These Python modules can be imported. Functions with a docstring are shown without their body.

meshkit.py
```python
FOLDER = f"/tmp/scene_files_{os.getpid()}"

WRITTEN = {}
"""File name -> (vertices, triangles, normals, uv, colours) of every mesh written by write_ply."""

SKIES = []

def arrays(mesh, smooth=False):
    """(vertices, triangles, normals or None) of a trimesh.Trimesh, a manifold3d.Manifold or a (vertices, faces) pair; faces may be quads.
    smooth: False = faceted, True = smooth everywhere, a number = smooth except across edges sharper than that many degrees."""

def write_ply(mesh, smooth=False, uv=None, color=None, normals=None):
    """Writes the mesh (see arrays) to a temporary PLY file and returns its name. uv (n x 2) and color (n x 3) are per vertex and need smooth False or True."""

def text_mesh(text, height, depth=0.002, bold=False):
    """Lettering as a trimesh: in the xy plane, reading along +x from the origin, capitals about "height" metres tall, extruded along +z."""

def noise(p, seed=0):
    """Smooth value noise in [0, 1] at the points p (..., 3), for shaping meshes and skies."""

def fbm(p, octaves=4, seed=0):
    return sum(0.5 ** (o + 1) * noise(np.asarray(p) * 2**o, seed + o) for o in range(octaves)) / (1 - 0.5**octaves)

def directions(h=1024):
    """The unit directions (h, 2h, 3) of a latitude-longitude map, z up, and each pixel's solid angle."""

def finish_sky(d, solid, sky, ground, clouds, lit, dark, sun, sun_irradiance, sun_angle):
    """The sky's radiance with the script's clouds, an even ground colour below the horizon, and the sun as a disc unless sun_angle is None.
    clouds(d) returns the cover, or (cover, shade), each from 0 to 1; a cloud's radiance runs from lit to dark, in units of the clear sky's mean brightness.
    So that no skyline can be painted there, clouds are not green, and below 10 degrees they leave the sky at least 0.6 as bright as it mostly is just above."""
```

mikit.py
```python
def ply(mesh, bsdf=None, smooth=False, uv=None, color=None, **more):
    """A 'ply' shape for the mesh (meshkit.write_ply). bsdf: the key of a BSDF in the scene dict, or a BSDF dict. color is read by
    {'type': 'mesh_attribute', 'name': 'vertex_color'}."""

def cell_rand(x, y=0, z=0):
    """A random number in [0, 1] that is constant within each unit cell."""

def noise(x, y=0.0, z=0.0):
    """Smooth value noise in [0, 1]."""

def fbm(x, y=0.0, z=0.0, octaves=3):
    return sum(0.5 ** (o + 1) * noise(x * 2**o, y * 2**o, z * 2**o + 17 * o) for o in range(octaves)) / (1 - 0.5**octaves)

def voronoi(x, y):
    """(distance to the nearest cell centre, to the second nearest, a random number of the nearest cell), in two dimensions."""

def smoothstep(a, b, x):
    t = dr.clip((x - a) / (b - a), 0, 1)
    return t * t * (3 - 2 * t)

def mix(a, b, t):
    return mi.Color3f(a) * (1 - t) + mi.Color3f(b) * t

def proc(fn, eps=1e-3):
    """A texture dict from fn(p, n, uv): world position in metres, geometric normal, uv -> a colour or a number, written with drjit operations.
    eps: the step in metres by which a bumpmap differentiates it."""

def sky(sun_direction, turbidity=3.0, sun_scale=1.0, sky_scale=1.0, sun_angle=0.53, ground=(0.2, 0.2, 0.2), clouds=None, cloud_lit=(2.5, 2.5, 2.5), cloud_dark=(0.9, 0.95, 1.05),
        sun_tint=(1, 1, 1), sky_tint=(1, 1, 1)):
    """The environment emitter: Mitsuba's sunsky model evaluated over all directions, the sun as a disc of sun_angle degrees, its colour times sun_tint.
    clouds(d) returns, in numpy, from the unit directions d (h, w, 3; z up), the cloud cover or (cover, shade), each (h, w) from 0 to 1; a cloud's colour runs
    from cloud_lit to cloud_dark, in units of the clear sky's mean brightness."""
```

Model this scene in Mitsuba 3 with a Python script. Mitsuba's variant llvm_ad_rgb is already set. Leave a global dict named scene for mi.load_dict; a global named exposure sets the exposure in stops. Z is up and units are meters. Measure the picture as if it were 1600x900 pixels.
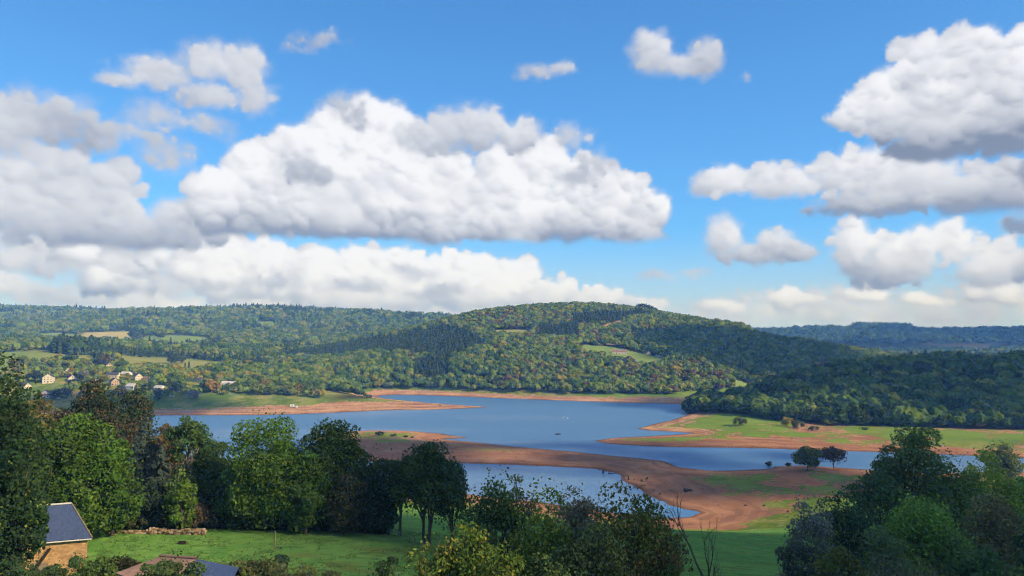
import math, random
import numpy as np, trimesh, shapely, shapely.affinity
import drjit as dr, mitsuba as mi
import mikit, meshkit
from scipy.interpolate import RBFInterpolator
from scipy.ndimage import map_coordinates, gaussian_filter
from scipy.spatial import cKDTree

T = mi.ScalarTransform4f
scene, labels = {}, {}
EYE = 92.0                      # metres from the lake's surface (z = 0) up to the camera on its hillside

# ---------------------------------------------------------------- camera, sky, exposure
scene['air'] = {'type': 'homogeneous', 'albedo': {'type': 'rgb', 'value': [0.84, 0.93, 0.99]},
                'sigma_t': {'type': 'rgb', 'value': [0.24e-4, 0.60e-4, 1.6e-4]}}
scene['camera'] = {'type': 'perspective', 'fov': 69.42, 'fov_axis': 'x', 'near_clip': 0.5, 'far_clip': 20000.0,
                   'to_world': T().look_at(origin=[0, 0, EYE], target=[0, 1, EYE + 0.05368], up=[0, 0, 1]),
                   'medium': {'type': 'ref', 'id': 'air'}}
SUN = np.array([0.770, -0.360, 0.527])
exposure = 1.85


def fb(a, e, s, octaves, seed):
    return meshkit.fbm(np.stack([a / s, e / s, np.full_like(a, seed * 3.7)], -1), octaves, seed)


def sm(a, b, x):
    t = np.clip((x - a) / (b - a), 0, 1)
    return t * t * (3 - 2 * t)


# cumulus: (puffs (azimuth, elevation, half width, half height in degrees), softness, ragged edge, light, shade from the base up, tone)
CLOUDS = [
    # low banks over the hills
    ([(-32.75, 4.67, 5.26, 2.09), (-27.91, 4.03, 5.42, 2.19), (-23.04, 3.74, 5.04, 2.10)], .6, .9, .8, .5, .24),
    ([(-34.07, 2.55, 4.08, 1.40), (-30.14, 2.14, 4.08, 1.29), (-25.89, 2.54, 4.82, 1.61), (-31.93, 0.92, 7.15, 1.01)], .6, .9, .8, .45, .28),
    ([(-25.06, 1.44, 5.70, 1.26), (-18.21, 1.60, 5.82, 1.41), (-11.74, 1.55, 6.66, 1.36), (-4.95, 1.38, 6.40, 1.28), (2.48, 1.09, 5.45, 0.99)], .5, .9, .8, .35, .22),
    ([(-29.04, 3.12, 1.90, 1.21), (-27.48, 2.64, 1.56, 1.06), (-30.59, 5.00, 1.84, 1.11), (-25.95, 4.99, 1.84, 1.25), (-23.48, 4.87, 1.67, 1.09)], .35, .8, 1.0, .5, .05),
    ([(-21.78, 4.79, 3.42, 2.30), (-18.27, 5.04, 2.68, 1.88), (-21.34, 4.02, 3.01, 2.31), (-17.80, 3.87, 3.15, 2.13), (-14.36, 4.18, 2.56, 2.16), (-11.78, 4.95, 2.38, 1.75), (-8.88, 4.51, 2.91, 1.96), (-5.45, 4.29, 2.70, 1.78),
      (-2.73, 4.56, 2.47, 1.68), (0.00, 4.06, 2.23, 1.79), (-11.75, 2.77, 7.13, 1.94), (-2.98, 2.82, 5.94, 1.98), (2.98, 2.57, 2.72, 1.49), (6.43, 2.07, 2.94, 1.28), (9.82, 1.46, 2.89, 0.98)], .28, .75, 1.0, .40, .0),
    ([(-17.34, 3.41, 3.16, 0.95), (-11.76, 3.11, 3.80, 0.87), (-7.91, 4.27, 2.43, 0.79), (-4.95, 2.81, 3.45, 0.79), (-22.18, 3.08, 2.13, 0.83)], .8, 1.0, .5, .3, .34),
    ([(14.55, 0.96, 4.18, 1.63), (19.10, 1.31, 4.87, 2.06), (24.24, 1.45, 4.54, 2.08), (29.00, 1.56, 4.17, 2.08), (33.36, 1.90, 3.81, 2.32), (26.64, 0.53, 10.30, 1.77)], .9, .9, .6, .3, .24),
    ([(20.86, 1.94, 2.60, 0.93), (25.48, 2.06, 2.02, 0.72), (26.10, 2.85, 1.76, 0.58), (29.38, 1.81, 2.26, 0.86), (22.56, 0.91, 1.69, 0.64), (30.47, 0.51, 1.47, 0.51), (33.38, 2.36, 2.08, 1.08), (15.49, 1.62, 2.30, 0.76)], .4, .9, .9, .45, .04),
    ([(11.29, 3.89, 2.39, 0.58), (14.13, 4.18, 1.87, 0.48)], 1.0, 1.0, .3, .2, .40),
    ([(18.73, 5.49, 3.78, 1.22), (19.63, 6.26, 1.76, 1.21), (16.02, 6.76, 1.74, 2.00), (21.15, 5.27, 1.73, 0.74)], .4, .8, .6, .4, .18),
    ([(25.16, 5.70, 2.24, 2.02), (28.32, 4.89, 2.69, 2.18), (30.61, 5.85, 2.57, 1.71), (33.08, 4.24, 2.79, 2.08), (27.11, 3.62, 3.54, 1.32)], .4, .8, .7, .5, .15),
    # left banks
    ([(-34.27, 9.09, 4.07, 2.66), (-31.44, 9.38, 3.25, 2.54), (-29.01, 9.18, 2.47, 2.39), (-32.11, 7.23, 5.34, 2.10), (-27.58, 6.68, 4.68, 2.20), (-23.54, 7.59, 3.75, 2.05)], .4, .8, .6, .5, .22),
    # the great cumulus in the middle
    ([(-16.11, 12.41, 3.21, 3.15), (-13.78, 13.71, 2.81, 3.37), (-11.40, 14.76, 2.48, 2.92), (-9.46, 14.38, 2.65, 2.94), (-16.82, 13.38, 1.55, 1.80), (-19.94, 11.23, 2.10, 2.33), (-22.31, 9.70, 2.12, 2.02),
      (-11.84, 10.73, 7.13, 3.88), (-5.98, 9.93, 7.36, 3.70), (-19.23, 8.51, 6.19, 2.25), (0.00, 11.93, 3.47, 2.98), (2.51, 12.64, 2.72, 2.48), (5.24, 10.91, 2.95, 2.47), (8.44, 9.88, 2.67, 2.06),
      (10.62, 8.61, 1.92, 2.15), (-1.00, 9.00, 9.92, 2.73), (-9.89, 8.15, 13.48, 1.86), (6.46, 7.73, 4.41, 1.87), (9.14, 6.70, 3.14, 1.71)], .22, .75, 1.0, .55, .02),
    # nearer grey clouds in front of it
    ([(-6.50, 14.48, 3.67, 1.77), (-3.01, 15.27, 3.71, 2.28), (0.50, 14.72, 2.73, 1.79), (-5.01, 15.23, 2.22, 2.17)], .5, .7, .45, .55, .28),
    ([(-16.33, 11.56, 2.56, 1.24), (-14.46, 11.33, 1.40, 0.96)], .6, .7, .3, .3, .42),
    ([(-13.11, 16.61, 2.12, 1.45), (-11.90, 15.90, 1.52, 1.65)], .8, .9, .3, .2, .38),
    ([(5.00, 11.65, 2.95, 1.19), (6.49, 12.58, 1.96, 1.48), (4.51, 14.53, 2.22, 1.48)], .8, .9, .3, .2, .40),
    ([(-33.01, 13.52, 2.79, 2.41), (-31.01, 13.39, 2.19, 2.64), (-34.72, 12.66, 2.35, 2.69), (-29.68, 12.94, 1.87, 1.72)], .6, .8, .35, .45, .36),
    ([(-25.85, 17.44, 3.82, 1.52), (-22.50, 18.52, 3.18, 1.92), (-20.31, 18.57, 2.40, 2.23), (-28.24, 16.68, 1.93, 0.79), (-19.38, 16.69, 1.77, 1.87), (-22.45, 16.37, 3.81, 1.19)], .6, .8, .45, .35, .27),
    ([(-25.77, 14.47, 3.22, 1.52), (-22.84, 14.36, 2.53, 1.28), (-27.56, 13.41, 1.75, 1.23), (-25.31, 12.13, 2.84, 1.79)], .9, 1.0, .3, .2, .36),
    ([(-14.84, 20.98, 2.32, 0.82), (-16.24, 20.29, 1.65, 0.48)], 1.0, 1.0, .25, .2, .42),
    ([(2.27, 19.37, 2.28, 0.84), (4.03, 19.52, 1.68, 0.79), (1.01, 19.11, 1.09, 0.60)], .8, 1.0, .3, .3, .36),
    ([(10.98, 20.26, 2.20, 2.05), (14.82, 19.67, 1.85, 1.73), (12.91, 19.47, 2.83, 1.16), (10.50, 21.18, 1.25, 1.17)], .5, .7, .4, .4, .27),
    ([(17.82, 18.08, 0.72, 0.85)], 1.2, 1.0, .2, .1, .45),
    # right
    ([(16.08, 10.77, 3.21, 1.43), (20.15, 10.53, 3.50, 1.58), (24.86, 10.85, 3.68, 1.98), (28.45, 10.09, 4.22, 2.09), (32.16, 8.89, 3.91, 1.85), (26.44, 8.52, 5.57, 1.15), (34.93, 8.62, 2.67, 2.44)], .35, .7, .6, .75, .20),
    ([(27.82, 15.70, 2.91, 2.63), (29.80, 17.06, 2.62, 2.50), (32.41, 17.22, 2.65, 2.35), (34.86, 16.76, 2.34, 2.36), (25.79, 15.12, 2.01, 1.61), (30.84, 14.03, 4.75, 2.98), (34.72, 12.66, 3.69, 2.45),
      (24.74, 14.59, 1.84, 0.81), (29.65, 11.89, 3.00, 1.12)], .3, .7, .75, .95, .10),
    ([(34.53, 6.62, 1.48, 1.23), (34.97, 9.82, 1.00, 1.14)], .7, .8, .3, .5, .55),
]


def paint(az, el, cover, shade):
    rc = np.random.default_rng(77)
    col, row = az[0], el[:, 0]                     # az grows along a row, el falls down a column
    for k, (puffs, soft, rag, light, base, tone) in enumerate(CLOUDS):
        a0 = min(q[0] - q[2] * 1.5 for q in puffs); a1 = max(q[0] + q[2] * 1.5 for q in puffs)
        e0 = min(q[1] - q[3] * 1.4 for q in puffs); e1 = max(q[1] + q[3] * 1.4 for q in puffs)
        c0, c1 = np.searchsorted(col, (a0, a1))
        r0, r1 = np.searchsorted(-row, (-e1, -max(e0, .05)))
        if r1 <= r0 or c1 <= c0:
            continue
        a, e = az[r0:r1, c0:c1], el[r0:r1, c0:c1]
        wa = (fb(a, e, 2.2, 3, k) - .5) * 1.5 * rag + (fb(a, e, .7, 3, k + 30) - .5) * .75 * rag
        we = (fb(a, e, 2.2, 3, k + 60) - .5) * 1.2 * rag + (fb(a, e, .7, 3, k + 90) - .5) * .75 * rag
        A, E = a + wa, e + we
        # each puff is built of smaller billows, big ones first
        bill = [(qa, qe, ra, re, 1.0) for qa, qe, ra, re in puffs]
        area = np.array([q[2] * q[3] for q in puffs]); n = int(np.clip(area.sum() * 2.2, 12, 260))
        small = []
        for i in rc.choice(len(puffs), n, p=area / area.sum()):
            qa, qe, ra, re = puffs[i]
            t, q = rc.uniform(0, 6.283), math.sqrt(rc.uniform(.05, 1.0))
            r = min(ra, re) * rc.uniform(.20, .55) * (1.1 - .35 * q)
            q *= .90 if soft < .5 else .62
            small.append((qa + ra * q * math.cos(t), qe + re * q * math.sin(t), r * 1.15, r, .8))
        small.sort(key=lambda q: -q[3])
        C, Sh = np.zeros(a.shape), np.full(a.shape, .5)
        lo, hi = min(q[1] - q[3] * .75 for q in puffs), max(q[1] + q[3] * .6 for q in puffs)
        edge = ((fb(a, e, 1.1, 5, k + 120) - .5) * 1.1 + (fb(a, e, .35, 3, k + 140) - .5) * .6) * rag
        for qa, qe, ra, re, strength in bill + small:
            x, y = (A - qa) / ra, (E - qe) / re
            r2 = x * x + y * y
            al = sm(0, soft * (1.25 if strength == 1 else 1), 1 - np.sqrt(r2) + edge * min(.8, 1.15 / re))
            if al.max() <= 0:
                continue
            z = np.sqrt(np.clip(1 - r2, 0, 1))
            lam = .48 * x + .66 * y + .50 * z - .25
            height = (qe + .4 * re - lo) / max(hi - lo, .1)
            s = -.07 + 1.5 * tone + light * (.62 if strength == 1 else .44) * (.34 - lam) + base * 1.25 * float(np.clip(.62 - height, 0, 1)) + base * .40 * np.clip(-y, 0, 1)
            m = al * (.46 if strength < 1 else 1.0) * np.minimum(1, .25 + z)
            Sh = Sh * (1 - m) + s * m
            C = np.maximum(C, al)
        Sh = np.clip(Sh + (fb(A, E, 3.2, 4, k + 200) - .5) * .55 + (fb(A, E, .8, 3, k + 220) - .5) * .14 * light, 0, 1)
        if light >= .55 and soft < .5:                                   # cumulus end below in a flat, darker base
            foot = np.percentile([q[1] - q[3] * .8 for q in puffs], 18) + (fb(a, e, 3.0, 3, k + 260) - .5) * 1.6
            C = C * sm(-.45, .35, e - foot)
            Sh = np.clip(Sh + base * .55 * sm(2.4, -.1, e - foot), 0, 1)
        old, sh = cover[r0:r1, c0:c1], shade[r0:r1, c0:c1]
        new = 1 - (1 - old) * (1 - C)
        shade[r0:r1, c0:c1] = np.where(new > 1e-4, (sh * old * (1 - C) + Sh * C) / np.maximum(new, 1e-4), 0)
        cover[r0:r1, c0:c1] = new


def clouds(d):
    az, el = np.degrees(np.arctan2(d[..., 0], d[..., 1])), np.degrees(np.arcsin(np.clip(d[..., 2], -1, 1)))
    # broken cumulus over the whole sky, as in the view
    q = d / np.maximum(d[..., 2:], .09) * 1.3
    n = meshkit.fbm(np.stack([q[..., 0], q[..., 1], 0 * q[..., 0] + 4.4], -1), 5, 5)
    cover, shade = sm(.50, .60, n), np.clip(.15 + (n - .5) * 3.2, 0, .7)
    inside = sm(44, 37, np.abs(az)) * sm(31, 25, el)
    cover, shade = cover * (1 - inside), shade.copy()
    # a thin white veil towards the horizon
    veil = .55 * sm(8.0, 0.0, el) * inside
    shade = np.where(inside > .5, .34, shade)
    cover = np.maximum(cover, veil)
    roll = np.argsort(az[0])
    a, e, c, s = az[:, roll], el[:, roll], cover[:, roll].copy(), shade[:, roll].copy()
    paint(a, e, c, s)
    back = np.argsort(roll)
    return c[:, back], s[:, back]


scene['sky'] = mikit.sky(SUN.tolist(), turbidity=2.6, sun_scale=1.5, sun_angle=1.2, clouds=clouds, cloud_lit=(2.50, 2.55, 2.70), cloud_dark=(.62, .77, 1.10),
                         sky_tint=(.66, 1.24, 1.80), sun_tint=(1.0, .93, .77), ground=(.10, .12, .06))


# ---------------------------------------------------------------- small mesh tools
def say(key, label, cat=None, group=None, kind=None):
    labels[key] = {k: v for k, v in dict(label=label, category=cat, group=group, kind=kind).items() if v}


COUNT = {}


def number(name):
    n = COUNT.get(name, 0)
    COUNT[name] = n + 1
    return name if n == 0 else f'{name}_{n:03d}'


def tube(points, radii, sides=6):
    p = np.asarray(points, float)
    t = np.gradient(p, axis=0)
    t /= np.linalg.norm(t, axis=1, keepdims=True) + 1e-9
    a = np.cross(t, np.where(np.abs(t[:, 2:]) < .9, [0, 0, 1.], [1., 0, 0]))
    a /= np.linalg.norm(a, axis=1, keepdims=True) + 1e-9
    b, ang = np.cross(t, a), np.arange(sides) * 2 * np.pi / sides
    v = p[:, None] + np.broadcast_to(radii, (len(p),))[:, None, None] * (np.cos(ang)[None, :, None] * a[:, None] + np.sin(ang)[None, :, None] * b[:, None])
    i, j = np.meshgrid(np.arange(len(p) - 1), np.arange(sides), indexing='ij')
    q = np.stack([i * sides + j, i * sides + (j + 1) % sides, (i + 1) * sides + (j + 1) % sides, (i + 1) * sides + j], -1).reshape(-1, 4)
    return v.reshape(-1, 3), np.vstack([q[:, [0, 1, 2]], q[:, [0, 2, 3]]])


def join(parts):
    vs, fs, n = [], [], 0
    for v, f in parts:
        vs.append(np.asarray(v, float)); fs.append(np.asarray(f, int) + n); n += len(v)
    return np.vstack(vs), np.vstack(fs)


def box(x0, x1, y0, y1, z0, z1):
    m = trimesh.creation.box(bounds=[[x0, y0, z0], [x1, y1, z1]])
    return np.array(m.vertices), np.array(m.faces)


def move(m, at=(0, 0, 0), rz=0., s=1.):
    c, n = math.cos(rz), math.sin(rz)
    v = np.asarray(m[0]) * s
    return np.stack([v[:, 0] * c - v[:, 1] * n, v[:, 0] * n + v[:, 1] * c, v[:, 2]], 1) + np.asarray(at, float), m[1]


# ---------------------------------------------------------------- the land's shape
SHORE = {   # what stands out of the low reservoir: (x, y) along each waterline
    'far': [(589.6, 1070.6), (406.5, 1049.7), (276.4, 973.7), (208.2, 896.7), (145.1, 911.9), (80.1, 931.6), (0.0, 965.0), (-42.3, 982.6), (-86.1, 1000.9), (-126.6, 1015.0), (-165.0, 1019.9), (-185.1, 1000.9), (-169.2, 973.7),
            (-154.7, 956.4), (-124.2, 931.6), (-97.6, 908.0), (-60.9, 885.7), (-25.3, 864.3), (-47.5, 850.7), (-72.3, 840.8), (-100.4, 834.2), (-125.5, 834.2), (-152.4, 824.7), (-178.0, 812.3), (-221.8, 794.3),
            (-269.0, 782.8), (-380.0, 782.8), (-487.0, 766.1), (-708.7, 750.2), (-3000, 700), (-3500, 5200), (3500, 5200), (3500, 1050)],
    'right': [(596.7, 1019.9), (387.5, 1000.9), (259.9, 915.8), (204.3, 831.0), (179.6, 777.2), (160.0, 745.0), (134.2, 710.7), (113.1, 679.4), (123.0, 666.8), (136.5, 662.8), (154.5, 654.7), (158.1, 648.8), (137.5, 641.2), (119.9, 635.5), (85.7, 624.5), (65.2, 608.7),
              (73.8, 593.7), (87.9, 585.7), (104.3, 579.4), (123.2, 574.8), (159.7, 573.3), (195.0, 568.8), (238.7, 557.1), (265.9, 554.2), (318.1, 540.4), (361.3, 527.3), (416.8, 512.4), (3000, 480), (3500, 1010)],
    'near': [(374.0, 460.3), (326.1, 476.5), (263.8, 474.4), (225.1, 487.1), (208.0, 496.0), (192.8, 500.6), (174.9, 496.0), (167.1, 488.2), (144.6, 482.8), (128.9, 482.8), (110.7, 493.8), (105.0, 517.3), (90.3, 527.3), (47.5, 554.2), (0.0, 579.4),
             (-32.5, 601.9), (-55.4, 615.6), (-34.8, 623.8), (-63.1, 650.8), (-100.5, 668.9), (-129.2, 668.9), (-152.1, 656.7), (-166.1, 624.5), (-147.0, 571.8), (-123.1, 532.5),
             (-101.4, 514.8), (-69.9, 510.0), (-41.3, 507.6), (0.0, 501.8), (26.3, 496.0), (54.2, 487.1), (59.4, 478.6), (65.5, 472.3), (66.0, 449.0), (72.8, 426.1), (75.0, 408.6), (81.2, 388.3), (94.0, 373.7),
             (85.6, 365.0), (74.5, 363.7), (48.0, 375.0), (16.9, 395.3), (-26.7, 416.4), (-58.5, 427.8), (-90.3, 439.9), (-129.3, 472.3), (-160.6, 493.8), (-210.2, 522.3), (-265.8, 517.3), (-338.1, 493.8), (-445.8, 434.6), (-3000, 330), (-3000, -800), (3000, -800), (3000, 380)],
}
LAND = shapely.union_all([shapely.Polygon(p).buffer(0) for p in SHORE.values()])

KNOTS = [   # (x, y, z) of the ground
    (0, 0, 88.5), (-40, 0, 89.0), (40, 0, 88.5), (-120, 0, 90.0), (120, 0, 87.0), (0, -60, 93.0), (-300, -100, 104.0), (300, -100, 100.0), (0, -400, 142.0), (-700, -300, 142.0), (700, -300, 142.0),
    (-25, 40, 74.5), (25, 40, 73.5), (-60, 70, 63.8), (-20, 72, 61.3), (20, 72, 58.8), (60, 72, 55.8), (-35, 92, 58.1), (-60, 92, 59.1),
    (-62, 103, 58.4), (-30, 106, 57.2), (-10, 106, 56.4), (-30, 128, 57.5), (-55, 125, 58.4), (-75, 128, 59.5), (-95, 130, 60.3), (-12, 128, 56.5), (8, 112, 53.8), (10, 130, 51.5), (-120, 140, 61.6),
    (-10, 165, 47.9), (-45, 165, 50.9), (-30, 200, 39.8), (-30, 300, 19.4), (-28, 390, 4.5), (40, 130, 48.5), (60, 200, 30.3), (40, 250, 25.9), (80, 240, 23.7), (100, 290, 15.3), (85, 340, 4.9),
    (95, 130, 47.5), (120, 160, 41.8), (150, 180, 40.1), (173, 250, 27.9), (200, 320, 17.7), (230, 390, 4.5), (-150, 200, 46.3), (-200, 300, 23.4), (-250, 420, 2.8), (-400, 200, 54.3), (-500, 350, 21.0), (300, 250, 34.9), (450, 330, 25.8),
    (190.9, 482.8)+(3.0,), (240, 480, 4.0), (300, 470, 4.0), (180, 440, 2.0), (380, 460, 5.0),
    # village slope and the hills behind it
    (-380.7, 805.0, 10.4), (-441.3, 790.0, 5.2), (-521.2, 830.0, 14.3), (-549.4, 880.0, 26.2), (-452.0, 875.0, 24.3), (-480.8, 930.0, 32.8), (-534.9, 900.0, 30.1), (-625.4, 1000.0, 48.9), (-708.4, 1080.0, 58.5), (-758.8, 1000.0, 42.1), (-397.5, 840.0, 16.9), (-347.8, 860.0, 17.4), (-409.2, 950.0, 29.9),
    (-262.0, 870.0, 12.8), (-230.9, 880.0, 11.9), (-197.3, 955.0, 14.8), (-171.3, 995.0, 11.6), (-663.1, 1130.0, 52.1), (-560.2, 1120.0, 39.9), (-476.0, 1150.0, 38.5), (-714.7, 1200.0, 54.8), (-639.5, 1300.0, 47.2), (-291.5, 1300.0, 36.0), (-366.7, 1150.0, 26.7), (-448.5, 1300.0, 32.7), (-563.2, 1450.0, 47.0), (-861.6, 1750.0, 60.3), (-907.4, 2000.0, 76.5),
    (-1132.9, 2080.0, 90.2), (-1081.4, 2500.0, 122.2), (-1391.9, 2300.0, 92.0), (-865.0, 2500.0, 117.9), (-648.8, 2500.0, 117.9), (-607.4, 1900.0, 70.7), (-435.6, 2100.0, 77.5), (-442.0, 1600.0, 46.5), (-1255.4, 2900.0, 158.2), (-1004.5, 2900.0, 167.3), (-1454.2, 2800.0, 144.9), (-753.1, 2900.0, 152.2), (-484.7, 2800.0, 137.7), (-252.2, 2650.0, 123.2),
    (-2399.8, 3600.0, 172.3), (-2493.6, 3600.0, 181.6), (-2031.1, 3400.0, 170.2), (-2943.3, 3400.0, 164.3), (-1816.6, 2800.0, 121.0), (-1395.1, 1700.0, 65.6), (-2474.0, 2600.0, 119.0), (-1500, 4200, 60), (0, 4200, 50), (-2600, 4200, 70), (-2200, 1500, 90), (-1500, 900, 60),
    # the wooded hill across the lake
    (-77.9, 1500.0, 113.7), (0.0, 1600.0, 129.8), (117.8, 1700.0, 140.3), (206.1, 1700.0, 137.3), (285.7, 1650.0, 127.1), (360.0, 1600.0, 110.4), (493.0, 1500.0, 89.1), (556.4, 1400.0, 64.3), (594.8, 1300.0, 43.0), (621.0, 1200.0, 27.3),
    (-85.2, 990.0, 13.7), (42.6, 990.0, 10.3), (168.7, 980.0, 7.8), (231.3, 960.0, 4.6), (0.0, 1130.0, 43.3), (97.5, 1130.0, 45.3), (-165.6, 1200.0, 40.3), (-255.6, 1480.0, 62.6), (-290.0, 1400.0, 43.7), (-116.7, 1350.0, 78.0), (116.7, 1350.0, 80.4), (0.0, 1350.0, 80.4), (161.5, 1170.0, 49.7), (232.2, 1170.0, 47.6), (289.8, 1120.0, 45.7), (222.8, 1290.0, 66.4), (344.7, 1330.0, 71.3), (434.9, 1260.0, 48.6), (413.8, 1200.0, 28.0), (500.7, 1210.0, 29.5), (559.5, 1180.0, 31.0), (297.8, 1080.0, 24.2), (260, 985, 5), (330, 1015, 5), (420, 1030, 6), (530, 1040, 8), (230, 940, 4),
    (0, 2350, 70), (300, 2300, 60), (600, 1900, 30), (-250, 2000, 70),
    # the dark wooded hill on this side of it
    (201.1, 780.0, 3.7), (239.7, 775.0, 0.3), (276.2, 715.0, -1.2), (347.5, 675.0, -1.7), (449.5, 655.0, -1.7), (209.1, 810.0, 9.6), (243.0, 830.0, 18.8), (292.9, 850.0, 27.4), (377.2, 875.0, 38.6), (460.6, 890.0, 44.4), (499.2, 890.0, 49.0), (614.3, 890.0, 48.3), (729.5, 890.0, 48.3), (402.7, 780.0, 25.0), (497.0, 770.0, 25.8), (700, 900, 36), (350, 1120, 12), (650, 1120, 14), (1100, 800, 40),
    # the valley and the blue ridge beyond
    (1026.5, 1750.0, 19.6), (1278.7, 1900.0, 20.0), (1574.5, 2400.0, 23.7), (500, 1500, 24), (1000, 1500, 14), (1400, 1700, 20), (1331.3, 3500.0, 74.0), (1513.0, 3500.0, 83.0), (1649.1, 3500.0, 80.0), (1875.9, 3500.0, 74.0), (2117.8, 3500.0, 67.9), (2299.7, 3500.0, 80.0), (2571.9, 3500.0, 77.0), (3026.9, 3500.0, 101.2), (1500, 2700, 4), (2200, 2700, 6), (1000, 2400, 6), (1500, 2100, 6), (1400, 4600, 10), (2800, 4600, 10), (1400, 4100, 20), (2200, 4100, 20), (2800, 1800, 40), (900, 3600, 60),
    (3400, 5100, 50), (-3400, 5100, 80), (3400, -700, 150), (-3400, -700, 150), (3300, 1500, 70), (-3300, 2500, 100),
]


def axis(fine0, fine1, step, lo, hi, grow):
    a = list(np.arange(fine0, fine1 + step / 2, step))
    s = step
    while a[-1] < hi:
        s = min(s * grow, 60); a.append(a[-1] + s)
    s = step
    while a[0] > lo:
        s = min(s * grow, 60); a.insert(0, a[0] - s)
    return np.array(a)


GX = axis(-520, 520, 3.2, -3400, 3400, 1.05)
GY = axis(30, 1060, 2.6, -500, 5000, 1.05)
X, Y = np.meshgrid(GX, GY)
kn = np.array([k[:3] for k in KNOTS], float)
coarse_x, coarse_y = np.linspace(-3500, 3500, 141), np.concatenate([np.linspace(-600, 1700, 116), np.linspace(1740, 5200, 60)])
rbf = RBFInterpolator(kn[:, :2] / 100, kn[:, 2], kernel='linear', neighbors=24)
fine_x, fine_y = np.linspace(-700, 700, 176), np.linspace(-100, 1750, 232)
zc = rbf(np.stack(np.meshgrid(coarse_x, coarse_y), -1).reshape(-1, 2) / 100).reshape(len(coarse_y), len(coarse_x))
zf = gaussian_filter(rbf(np.stack(np.meshgrid(fine_x, fine_y), -1).reshape(-1, 2) / 100).reshape(len(fine_y), len(fine_x)), 1.1)
zc = gaussian_filter(zc, .7)


def sample(gx, gy, z, x, y):
    return map_coordinates(z, [np.interp(y, gy, np.arange(len(gy))), np.interp(x, gx, np.arange(len(gx)))], order=1, mode='nearest')


near_w = sm(690, 560, np.abs(X)) * sm(-95, -20, Y) * sm(1740, 1560, Y)
HILL = sample(coarse_x, coarse_y, zc, X, Y) * (1 - near_w) + sample(fine_x, fine_y, zf, X, Y) * near_w

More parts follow.
